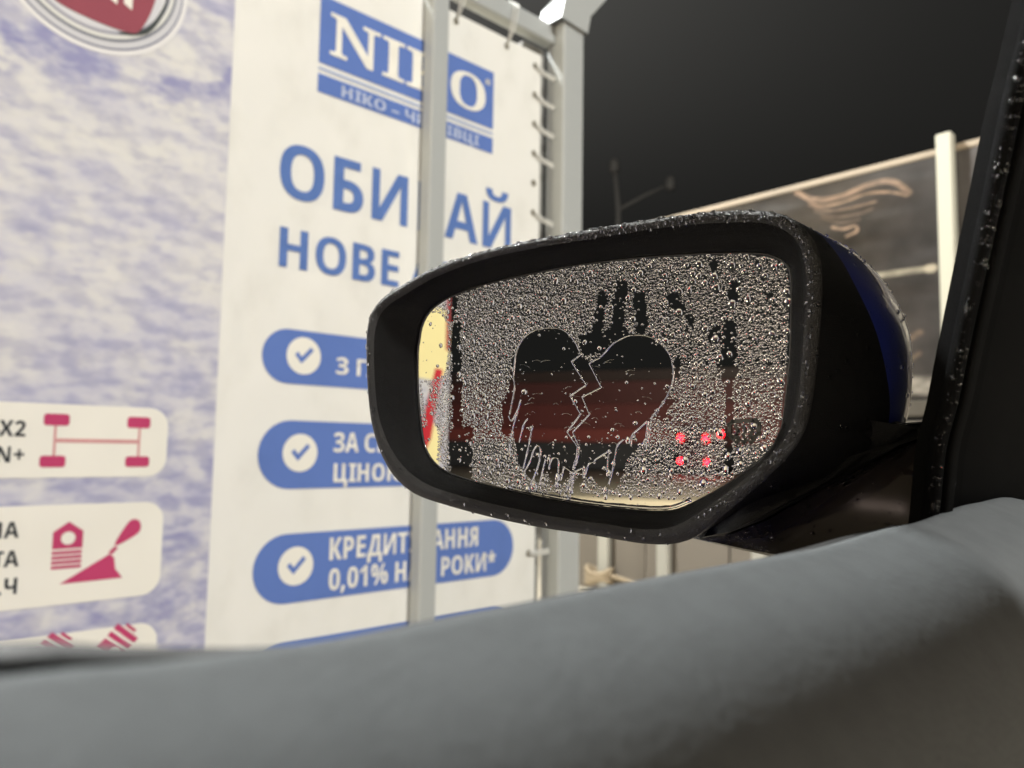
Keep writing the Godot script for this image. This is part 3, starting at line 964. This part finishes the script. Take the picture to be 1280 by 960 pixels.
	ramp.set_color(1, Color(1, 1, 1))
	tn.color_ramp = ramp
	trim.albedo_texture = tn
	trim.metallic_specular = 0.22
	trim.uv1_scale = Vector3.ONE * 9.0
	tag(put("door_trim", done(st), trim, c), "grey leather grained top of the door")
	# cabin top, out of view, set to shade the door trim; outer door skin
	var rf := []
	for q in [[-0.25, 1.35, 1.37], [-0.318, 1.372, 1.40], [-0.1, 1.40, 1.46], [0.4, 1.43, 1.49], [1.2, 1.43, 1.49]]:
		rf.append(PackedVector3Array([Vector3(-0.06, q[1], q[0]), Vector3(-0.08, q[1] + 0.012, q[0]), Vector3(0.0, q[2], q[0]), Vector3(0.6, q[2] + 0.03, q[0]), Vector3(1.2, q[2], q[0]), Vector3(1.28, q[1] + 0.012, q[0]), Vector3(1.26, q[1], q[0]), Vector3(0.6, q[1] + 0.03, q[0])]))
	rf.remove_at(0)
	st = st_new()
	loft(st, rf, true, false)
	put("unseen_roof", done(st), mat(Color(0.03, 0.03, 0.032), 0.8), c)
	put("unseen_door_pillar", box_mesh(Vector3(-0.15, 0.4, 0.42), Vector3(-0.085, 1.42, 0.60), 0.015), black, c)  # pillar and rear door out of view, placed to shade the door trim
	put("unseen_rear_door", box_mesh(Vector3(-0.19, 0.35, 0.602), Vector3(-0.10, 1.40, 1.5), 0.03), blue, c)
	rings = []
	for k in 12:
		var z := 1.2 - k * 0.18
		rings.append(PackedVector3Array([Vector3(-0.135, 1.095, z), Vector3(-0.16, 1.06, z), Vector3(-0.205, 0.9, z), Vector3(-0.235, 0.7, z), Vector3(-0.215, 0.45, z), Vector3(-0.17, 0.28, z)]))
	st = st_new()
	loft(st, rings, false, true)
	put("door_skin", done(st), blue, c)
	# outer sealing strip along the lowered window
	rings = []
	for k in 52:
		var s := -0.16 + 0.01 * k
		var y := edge.sample((s + 0.16) / 0.91)
		var r := PackedVector3Array()
		var hi := lerpf(0.0016, -0.004, smoothstep(0.015, 0.075, s))
		for p in [[-0.018, -0.05], [-0.018, hi - 0.002], [-0.015, hi], [-0.008, hi], [-0.0055, hi - 0.002], [-0.0055, -0.05]]: r.append(Vector3(-0.12 + p[0], y + p[1], -s))
		rings.append(r)
	st = st_new()
	loft(st, rings, false, false)
	put("sill_seal", done(st), mat(Color(0.012, 0.012, 0.012), 0.6), c)


func v3(p: Vector2, w := 0.0005) -> Vector3:
	return Vector3(p.x, p.y, w)

func done_loft(rings: Array, flip: bool) -> ArrayMesh:
	var st := st_new()
	loft(st, rings, true, not flip)
	return done(st)

var slab_faces := []

func slab(pts: Array, thick: float) -> ArrayMesh:
	# a moulded solid: a rounded face through the given points, and its sides going back by thick
	var st := st_new()
	var c2 := []
	var dep := []
	for p in pts: c2.append(Vector2(p[0], p[1]))
	var front := PackedVector3Array()
	for p in pts: front.append(at(p[0], p[1], p[2]))
	var mid3 := Vector3.ZERO
	for p in front: mid3 += p
	mid3 /= front.size()
	var away := Vector3(-sin(deg_to_rad(35)), 0, -cos(deg_to_rad(35)))
	var idx := Geometry2D.triangulate_polygon(PackedVector2Array(c2))
	slab_faces = []
	for k in range(0, idx.size(), 3):
		slab_faces.append([front[idx[k]], front[idx[k + 1]], front[idx[k + 2]]])
		var a := front[idx[k]]; var b := front[idx[k + 1]]; var c := front[idx[k + 2]]
		if (b - a).cross(c - a).dot(away) < 0: tri(st, a, c, b)
		else: tri(st, a, b, c)
	var r1 := PackedVector3Array()
	var r2 := PackedVector3Array()
	for p in front:
		var out := (p - mid3)
		out -= away * out.dot(away)
		r1.append(p + out.normalized() * 0.0025 + away * 0.004)
		r2.append(p + out.normalized() * 0.0025 + away * thick)
	loft(st, [front, r1, r2], true, false)
	return done(st)


# ---------------------------------------------------------------- the rain
const HEART_L := [[637, 518], [643, 487], [642, 470], [643, 457], [645, 442], [650, 429], [657, 420], [668, 413], [681, 410], [695, 410], [705, 413], [714, 421], [721, 431], [726, 443]]
const CRACK_L := [[726, 443.5], [714.7, 452], [733, 481], [713, 495], [726, 517.5], [709, 540], [722, 558], [721, 570], [716, 586]]
const HEART_R := [[739, 452], [750, 447], [757, 440], [766, 430], [777, 423], [789, 419], [804, 419], [817, 423], [828, 431], [837, 443], [841, 456], [842, 469], [838, 486], [830, 502], [819, 516], [813, 524]]
const CRACK_R := [[739, 452], [737, 455], [752, 484], [728, 496], [737, 518], [716, 540], [724, 558], [723, 570], [718, 586]]

func droplet(seed_: int, squash: float, wobble: float, fine := false) -> ArrayMesh:
	var s := SphereMesh.new()
	s.is_hemisphere = true
	s.radius = 1.0
	s.height = 1.0
	s.radial_segments = 12 if fine else 28
	s.rings = 5 if fine else 12
	var a := s.get_mesh_arrays()
	var v: PackedVector3Array = a[Mesh.ARRAY_VERTEX]
	var n := FastNoiseLite.new()
	n.seed = seed_
	n.frequency = 0.8
	for k in v.size():
		var p := v[k]
		var f := 1.0 + wobble * n.get_noise_3d(p.x, p.z, 3.0)
		# hemisphere's y becomes the way out of the surface (z); its foot dips a little below it
		v[k] = Vector3(p.x * f, -p.z * f, p.y * squash - 0.06)
	a[Mesh.ARRAY_VERTEX] = v
	a[Mesh.ARRAY_NORMAL] = null
	a[Mesh.ARRAY_TANGENT] = null
	a[Mesh.ARRAY_TEX_UV] = null
	var st := SurfaceTool.new()
	st.create_from_arrays(a)
	var st2 := st_new()
	st2.append_from(st.commit(), 0, Transform3D())
	st2.generate_normals()
	return st2.commit()

func inside(p: Vector2, list: Array) -> bool:
	for q in list:
		if Geometry2D.is_point_in_polygon(p, q): return true
	return false

func capsule(a: Array, n: FastNoiseLite, p: Vector2) -> bool:
	# whether p lies in a wiped streak [x0, y0, x1, y1, half width], its edge uneven
	var u := Vector2(a[0], a[1])
	var v := Vector2(a[2], a[3])
	var c := Geometry2D.get_closest_point_to_segment(p, u, v)
	return c.distance_to(p) < a[4] * (1.0 + 0.55 * n.get_noise_2d(p.x, p.y))

func water() -> void:
	var wm := StandardMaterial3D.new()
	wm.albedo_color = Color(1, 1, 1, 0.0)
	wm.roughness = 0.0
	wm.refraction_enabled = true
	wm.refraction_scale = 0.033
	var rough := FastNoiseLite.new()
	rough.seed = 2
	rough.frequency = 0.07

	# wiped or run-off places of the glass, where no drops stand (traced as places on the glass)
	var left := PackedVector2Array()
	for p in curve(arr(HEART_L), 4.0): left.append(p)
	for p in arr(CRACK_L): left.append(p)
	for p in [[700, 612], [690, 604], [672, 602], [660, 596], [648, 580], [645, 560], [641, 540]]: left.append(Vector2(p[0], p[1]))
	var right := PackedVector2Array()
	for p in arr(CRACK_L): right.append(p)
	for p in [[742, 603], [756, 612], [768, 616], [776, 600], [784, 575], [800, 556], [812, 545]]: right.append(Vector2(p[0], p[1]))
	var hr := curve(arr(HEART_R), 4.0)
	for k in range(hr.size() - 1, -1, -1): right.append(hr[k])
	var yellow_a := PackedVector2Array(curve(pairs([515, 410, 525, 395, 545, 390, 556, 398, 560, 425, 557, 460, 548, 472, 515, 472]), 3.0, true))
	var yellow_b := PackedVector2Array(curve(pairs([520, 545, 538, 530, 547, 540, 546, 575, 536, 592, 522, 580]), 3.0, true))
	var clear := [left, right, PackedVector2Array([Vector2(520, 652), Vector2(600, 652), Vector2(640, 616), Vector2(700, 615), Vector2(760, 618), Vector2(850, 624), Vector2(885, 618), Vector2(900, 650)]), yellow_a, yellow_b]
	var islands := [PackedVector2Array([Vector2(676, 596), Vector2(684, 590), Vector2(690, 603), Vector2(684, 618), Vector2(674, 616)]), PackedVector2Array([Vector2(733, 602), Vector2(739, 597), Vector2(752, 612), Vector2(744, 616)])]
	var streaks := [[753, 370, 747, 412, 6], [777, 358, 771, 412, 8], [800, 370, 802, 412, 7], [733, 432, 775, 420, 12], [745, 425, 760, 440, 12], [572, 408, 570, 420, 5], [569, 425, 573, 540, 6], [572, 540, 574, 600, 9], [566, 545, 570, 590, 7], [584, 540, 582, 600, 7], [912, 410, 910, 470, 9], [912, 470, 911, 590, 5], [904, 458, 918, 462, 8],
		[843, 374, 848, 386, 9], [918, 357, 916, 378, 7], [893, 415, 894, 421, 8], [863, 399, 864, 401, 6], [960, 368, 962, 369, 4], [636, 500, 634, 535, 7], [645, 450, 640, 500, 5], [846, 452, 846, 470, 5], [838, 500, 826, 520, 5], [568, 375, 564, 400, 4], [530, 480, 540, 540, 4], [725, 600, 715, 625, 5], [892, 330, 894, 334, 5], [545, 580, 553, 590, 5]]

	# big single drops: place on the glass, radius in glass millimetres, how far pulled down
	var big := [[695, 352, 2.6], [712, 351, 2.0], [727, 356, 1.7], [793, 336, 2.0], [812, 333, 2.1], [831, 345, 2.2], [874, 331, 2.7], [915, 333, 2.9], [950, 334, 2.6], [968, 335, 2.2], [893, 346, 2.6], [895, 360, 2.9], [849, 391, 2.8], [866, 343, 2.1], [915, 381, 3.2], [935, 375, 2.7], [894, 424, 3.0], [924, 362, 2.1], [986, 379, 2.9], [984, 414, 2.2], [983, 397, 1.9], [862, 364, 2.3], [881, 354, 2.4], [933, 322, 2.3], [705, 377, 2.8], [650, 384, 2.9], [634, 377, 2.1], [616, 379, 2.1], [606, 402, 1.7], [592, 427, 2.0], [631, 431, 1.8], [717, 404, 2.2], [574, 468, 2.4], [581, 479, 2.3], [561, 522, 1.6], [601, 511, 1.9], [580, 405, 2.0], [551, 432, 1.8], [538, 405, 1.7], [640, 462, 1.7], [618, 470, 1.6], [841, 419, 2.2], [930, 340, 2.0], [957, 345, 2.0], [905, 398, 2.0], [940, 400, 2.1], [870, 455, 1.7], [900, 447, 2.3], [912, 443, 2.0], [944, 425, 1.9], [955, 460, 1.7], [925, 470, 1.8], [862, 505, 2.0], [935, 505, 1.8], [857, 575, 2.5], [861, 569, 1.8], [910, 570, 2.3], [907, 588, 2.5], [879, 604, 2.6], [955, 560, 2.4], [805, 588, 2.5], [806, 576, 1.8], [838, 595, 1.8], [820, 605, 1.7], [600, 560, 1.9], [622, 575, 2.0], [610, 585, 1.8], [636, 582, 2.2], [700, 607, 1.6], [660, 612, 2.6], [650, 608, 1.8], [635, 601, 2.2], [599, 590, 2.2], [556, 586, 2.0], [731, 428, 2.0], [838, 335, 1.9], [675, 365, 1.9], [590, 375, 1.8], [560, 390, 1.8], [546, 500, 1.5], [575, 575, 1.6], [588, 555, 1.8], [860, 420, 1.6]]
	var cell := {}
	var spots := []   # [u, v, r]
	var free := func(p: Vector2, r: float, gap: float) -> bool:
		var ci := Vector2i((p / 0.004).floor())
		for dx in range(-2, 3):
			for dy in range(-2, 3):
				for q in cell.get(ci + Vector2i(dx, dy), []):
					if p.distance_to(Vector2(q[0], q[1])) < r + q[2] * gap: return false
		return true
	var add := func(p: Vector2, r: float):
		var key := Vector2i((p / 0.004).floor())
		if not cell.has(key): cell[key] = []
		cell[key].append([p.x, p.y, r])
	var shapes := []
	for k in 6: shapes.append(droplet(100 + k, [0.62, 0.7, 0.58, 0.66, 0.74, 0.6][k], [0.25, 0.5, 0.35, 0.6, 0.2, 0.45][k]))
	for k in big.size():
		var p := glass_at(big[k][0], big[k][1])
		var r: float = big[k][2] * 0.00078
		add.call(p, r)
		var d := put("large_raindrop", shapes[k % 6], wm)
		d.transform = MT * Transform3D(Basis(Vector3(0, 0, 1), rng.randf_range(-0.5, 0.5)) * Basis.from_scale(Vector3(r * rng.randf_range(0.85, 1.0), r * rng.randf_range(1.0, 1.3), r)), Vector3(p.x, p.y, 0))
		tag(d, "large clear raindrop standing on the wet mirror glass", "raindrop", "large raindrops on the mirror glass")
	# medium and fine drops
	var gpoly := PackedVector2Array()
	for q in o_glass: gpoly.append(mid + (q - mid) * 0.985)
	var xf: Array[Transform3D] = []
	var singles := 0
	for pass_ in 4:
		var tries: int = [3600, 24000, 44000, 60000][pass_]
		for k in tries:
			var p := Vector2(rng.randf_range(-0.15, 0.12), rng.randf_range(-0.08, 0.08))
			var r: float = [0.0009 + 0.0010 * pow(rng.randf(), 2.0), 0.0005 + 0.0008 * pow(rng.randf(), 2.0), rng.randf_range(0.00036, 0.00056), rng.randf_range(0.0002, 0.0003)][pass_]
			if pass_ == 0 and rng.randf() < 0.72: continue
			if not Geometry2D.is_point_in_polygon(p, gpoly) or not free.call(p, r * 0.95, 0.92): continue
			var px := pix(MT * Vector3(p.x, p.y, 0))
			if inside(px, clear) and not (pass_ > 0 and inside(px, islands)) and rng.randf() > 0.006: continue
			var wiped := false
			for s in streaks:
				if capsule(s, rough, px):
					wiped = true
					break
			if wiped and rng.randf() > 0.02 * (2 if pass_ == 1 else 1) * (0.3 if pass_ == 3 else 1.0): continue
			add.call(p, r)
			if pass_ == 0 and singles < 217:
				singles += 1
				var d := put("raindrop", shapes[singles % 6], wm)
				d.transform = MT * Transform3D(Basis(Vector3(0, 0, 1), rng.randf_range(-0.6, 0.6)) * Basis.from_scale(Vector3(r * rng.randf_range(0.8, 1.0), r * rng.randf_range(0.95, 1.3), r)), Vector3(p.x, p.y, 0))
				tag(d, "medium clear raindrop among the fine droplets on the mirror glass", "raindrop", "medium raindrops on the mirror glass")
				continue
			xf.append(MT * Transform3D(Basis(Vector3(0, 0, 1), rng.randf() * TAU) * Basis.from_scale(Vector3(r * rng.randf_range(0.9, 1.15), r, r * rng.randf_range(0.8, 1.1))), Vector3(p.x, p.y, 0)))
	scatter("fine_raindrops", xf, droplet(50, 0.82, 0.3, true), wm, "dense fine raindrops beading all over the mirror glass")
	# a few specks left inside the heart
	# drops on the housing: along the top of the rim and on the shell
	xf = []
	for k in 6500:
		var i := rng.randi() % N_RING
		var dirn := (o_out[i] - mid).normalized()
		var top := smoothstep(-0.2, 0.9, dirn.y) + 0.35 * smoothstep(0.3, 1.0, dirn.x)
		if rng.randf() > 0.06 + top * 0.85: continue
		var t := rng.randf()
		var p: Vector3
		var nrm: Vector3
		if rng.randf() < 0.45:
			var q := o_out[i].lerp(o_in[i], t)
			var q2 := o_out[(i + 1) % N_RING].lerp(o_in[(i + 1) % N_RING], t)
			q = q.lerp(q2, rng.randf())
			p = Vector3(q.x, q.y, RIM + 0.0022 * sin(PI * t))
			nrm = (Vector3(0, 0, 1) + Vector3(dirn.x, dirn.y, 0) * cos(PI * t)).normalized()
		else:
			var kk: int = min(22, int(t * 19))
			var a: PackedVector3Array = shell_rings[kk]
			var b: PackedVector3Array = shell_rings[kk + 1]
			var j := (i + 1) % N_RING
			var f := rng.randf()
			p = a[i].lerp(a[j], f).lerp(b[i].lerp(b[j], f), rng.randf())
			nrm = (a[j] - a[i]).cross(b[i] - a[i]).normalized()
			if nrm.dot(Vector3(dirn.x, dirn.y, 0)) < 0: nrm = -nrm
		var r := 0.00030 + 0.0012 * pow(rng.randf(), 3.0)
		xf.append(MT * Transform3D(facing(nrm).scaled_local(Vector3(r, r, r)), p))
	scatter("housing_raindrops", xf, droplet(51, 0.75, 0.3, true), wm, "small raindrops beading on the black rim and blue cover of the mirror")
	# drops on the pillar seal
	var line := curve(pairs([1158, 640, 1166, 560, 1181, 500, 1195, 430, 1212, 350, 1229, 270, 1246, 190, 1263, 110, 1281, 40]), 4.0)
	xf = []
	var e1 := Vector3(cos(deg_to_rad(47.3)), 0, -sin(deg_to_rad(47.3)))
	var e2 := Vector3(sin(deg_to_rad(47.3)), 0, cos(deg_to_rad(47.3)))
	for k in 150:
		var p := line[rng.randi() % line.size()]
		var o := at(p.x, p.y, lerpf(0.27, 0.335, inverse_lerp(40, 650, p.y)))
		var g := rng.randf_range(0.0, 1.9)
		var nrm := (-e1 * cos(g) + e2 * sin(g)).normalized()
		var r := rng.randf_range(0.0003, 0.0008) if rng.randf() < 0.85 else rng.randf_range(0.0009, 0.0014)
		xf.append(Transform3D(facing(nrm).scaled_local(Vector3(r, r, r)), o + e1 * 0.0030 + nrm * 0.0029))
	scatter("pillar_raindrops", xf, droplet(52, 0.75, 0.3, true), wm, "raindrops beading along the rubber seal of the window pillar")
	# drops on the arm
	xf = []
	for k in 9000:
		var f: Array = slab_faces[rng.randi() % slab_faces.size()]
		var q1 := rng.randf()
		var q2 := rng.randf()
		if q1 + q2 > 1:
			q1 = 1 - q1
			q2 = 1 - q2
		var p: Vector3 = f[0] + (f[1] - f[0]) * q1 + (f[2] - f[0]) * q2
		var px := pix(p)
		if px.x > 1165 or px.y > 700: continue
		var near := smoothstep(1010, 1075, px.x) * (1.0 - smoothstep(585, 635, px.y))
		if rng.randf() > 0.05 + 0.10 * near: continue
		var r := 0.00025 + 0.0007 * pow(rng.randf(), 2.0)
		if near > 0.5 and rng.randf() < 0.12: r = rng.randf_range(0.0012, 0.0022)
		var nrm: Vector3 = (f[1] - f[0]).cross(f[2] - f[0]).normalized()
		if nrm.dot(EYE - p) < 0: nrm = -nrm
		xf.append(Transform3D(facing(nrm) * Basis(Vector3(0, 0, 1), rng.randf_range(-0.4, 0.4)) * Basis.from_scale(Vector3(r * rng.randf_range(0.9, 1.9), r, r * 0.8)), p))
	scatter("arm_raindrops", xf, droplet(53, 0.62, 0.45, false), wm, "raindrops on the black arm below the mirror")

	# the heart: ridges of water that the finger pushed aside
	var h := thing("broken_heart_drawing", "broken heart outline drawn by finger in the wet mirror glass", "drawing", MT.origin)
	h.basis = MT.basis
	var ridge := func(called: String, list: Array, r: float, smooth: bool):
		var pts := curve(arr(list), 2.0) if smooth else straight(arr(list), 2.0)
		var path := PackedVector3Array()
		var rad := []
		for k in pts.size():
			var q := glass_at(pts[k].x, pts[k].y)
			path.append(Vector3(q.x, q.y, 0.0))
			rad.append(r * (1.0 + 0.6 * rough.get_noise_2d(pts[k].x * 3.0, pts[k].y * 3.0)))
		var st := st_new()
		tube(st, path, rad, 10)
		put(called, done(st), wm, h)
	ridge.call("left_lobe", HEART_L, 0.00042, true)
	ridge.call("left_crack", CRACK_L, 0.00042, false)
	ridge.call("right_lobe", HEART_R, 0.00042, true)
	ridge.call("right_crack", CRACK_R, 0.00042, false)
	for q in [[[651, 500], [648, 510], [642, 523], [639, 526], [636, 520]], [[651, 499], [647, 515], [642, 532], [638, 553], [636, 566]], [[660, 523], [655, 530], [652, 541], [649, 553]], [[666, 532], [664, 541], [660, 561], [654, 586]], [[655, 590], [662, 578], [667, 563], [672, 557], [675, 560], [675, 573], [670, 590], [663, 607]],
		[[682, 574], [679, 586], [674, 608]], [[686, 587], [689, 575], [694, 572], [698, 575], [698, 588], [697, 598], [695, 608]], [[705, 583], [701, 601]], [[706, 584], [714, 591], [712, 603], [705, 620]], [[728, 585], [718, 592], [715, 608], [711, 625]], [[730, 585], [729, 597], [732, 592], [736, 580], [742, 578]], [[743, 580], [744, 575], [753, 569], [763, 563]], [[762, 563], [760, 576], [759, 590]], [[780, 549], [772, 557], [769, 571], [765, 591], [761, 605]], [[810, 526], [801, 534], [790, 545], [789, 558]], [[810, 526], [807, 556]], [[815, 521], [811, 543], [809, 556]]]:
		ridge.call("drip_trail", q, 0.00046, true)
	for q in [[785, 551, 0.0012], [637, 568, 0.0013], [655, 596, 0.0012], [686, 575, 0.0010], [697, 597, 0.0014], [696, 606, 0.0012], [761, 592, 0.0013], [806, 557, 0.0014], [757, 613, 0.0012], [757, 621, 0.001], [668, 608, 0.0020], [707, 623, 0.0016], [635, 584, 0.0013], [730, 586, 0.0009], [664, 536, 0.0009]]:
		var p := glass_at(q[0], q[1])
		put("hanging_bead", shapes[0], wm, h, Transform3D(Basis.from_scale(Vector3(q[2] * 1.1, q[2] * 1.9, q[2] * 1.3)), Vector3(p.x, p.y, 0)))
	# short smears left by the fingertip, and beads it pushed up along the outline
	for k in 34:
		var c0 := Vector2(rng.randf_range(652, 828), rng.randf_range(435, 575))
		if not inside(c0, [left, right]): continue
		var g := rng.randf_range(-0.4, 0.4)
		var dv := Vector2(cos(g), sin(g)) * rng.randf_range(2.0, 7.0)
		ridge.call("finger_smear", [[c0.x - dv.x, c0.y - dv.y], [c0.x, c0.y - rng.randf_range(0.5, 2.5)], [c0.x + dv.x, c0.y + dv.y]], rng.randf_range(0.00006, 0.00014), true)
	xf = []
	for q in [HEART_L, HEART_R, CRACK_L, CRACK_R]:
		for p0 in curve(arr(q), 1.6):
			if rng.randf() < 0.45: continue
			var p: Vector2 = p0 + Vector2(rng.randfn(0, 1.5), rng.randfn(0, 1.5))
			var w := glass_at(p.x, p.y)
			var r := 0.00012 + 0.0005 * pow(rng.randf(), 4.0)
			xf.append(MT * Transform3D(Basis.from_scale(Vector3(r, r, r)), Vector3(w.x, w.y, 0)))
	for k in 150:
		var p := Vector2(rng.randf_range(636, 812), rng.randf_range(545, 622))
		var w := glass_at(p.x, p.y)
		var r := 0.00015 + 0.0011 * pow(rng.randf(), 3.0)
		xf.append(MT * Transform3D(Basis.from_scale(Vector3(r, r * rng.randf_range(1.0, 1.5), r)), Vector3(w.x, w.y, 0)))
	scatter("outline_raindrops", xf, droplet(54, 0.75, 0.3, true), wm, "tiny water beads along the heart outline and its drip trails")
	# water gathered along the lower edge of the glass
	var st := st_new()
	var path := PackedVector3Array()
	var rad := []
	for i in N_RING:
		var q := o_glass[i] - mid
		if q.angle() > -2.3 and q.angle() < -0.75:
			var p := mid + q * 0.975
			path.append(Vector3(p.x, p.y, 0.0002))
			rad.append(0.0011 + 0.0005 * rough.get_noise_2d(i * 6.0, 4.0))
	tube(st, path, rad, 10)
	var rim_water := put("edge_water", done(st), wm)
	rim_water.transform = MT
	tag(rim_water, "bead of water gathered along the lower edge of the mirror glass", "water")


func straight(pts: Array, step: float) -> PackedVector2Array:
	var out := PackedVector2Array()
	for i in pts.size() - 1:
		var m: int = max(2, int(ceil((pts[i] as Vector2).distance_to(pts[i + 1]) / step)))
		for k in m: out.append((pts[i] as Vector2).lerp(pts[i + 1], float(k) / m))
	out.append(pts[-1])
	return out

func arr(a: Array) -> Array:
	var out := []
	for p in a: out.append(Vector2(p[0], p[1]))
	return out

func facing(n: Vector3) -> Basis:
	var up := Vector3.UP if absf(n.y) < 0.95 else Vector3.RIGHT
	var x := up.cross(n).normalized()
	return Basis(x, n.cross(x), n)

func scatter(called: String, xf: Array[Transform3D], mesh: Mesh, m: Material, label: String) -> void:
	var mm := MultiMesh.new()
	mm.transform_format = MultiMesh.TRANSFORM_3D
	mm.mesh = mesh
	mm.instance_count = xf.size()
	for k in xf.size(): mm.set_instance_transform(k, xf[k])
	var o := MultiMeshInstance3D.new()
	o.name = numbered(called)
	o.multimesh = mm
	o.material_override = m
	add_child(o)
	tag(o, label, "raindrops", "", "stuff")
	print(called, " ", xf.size())
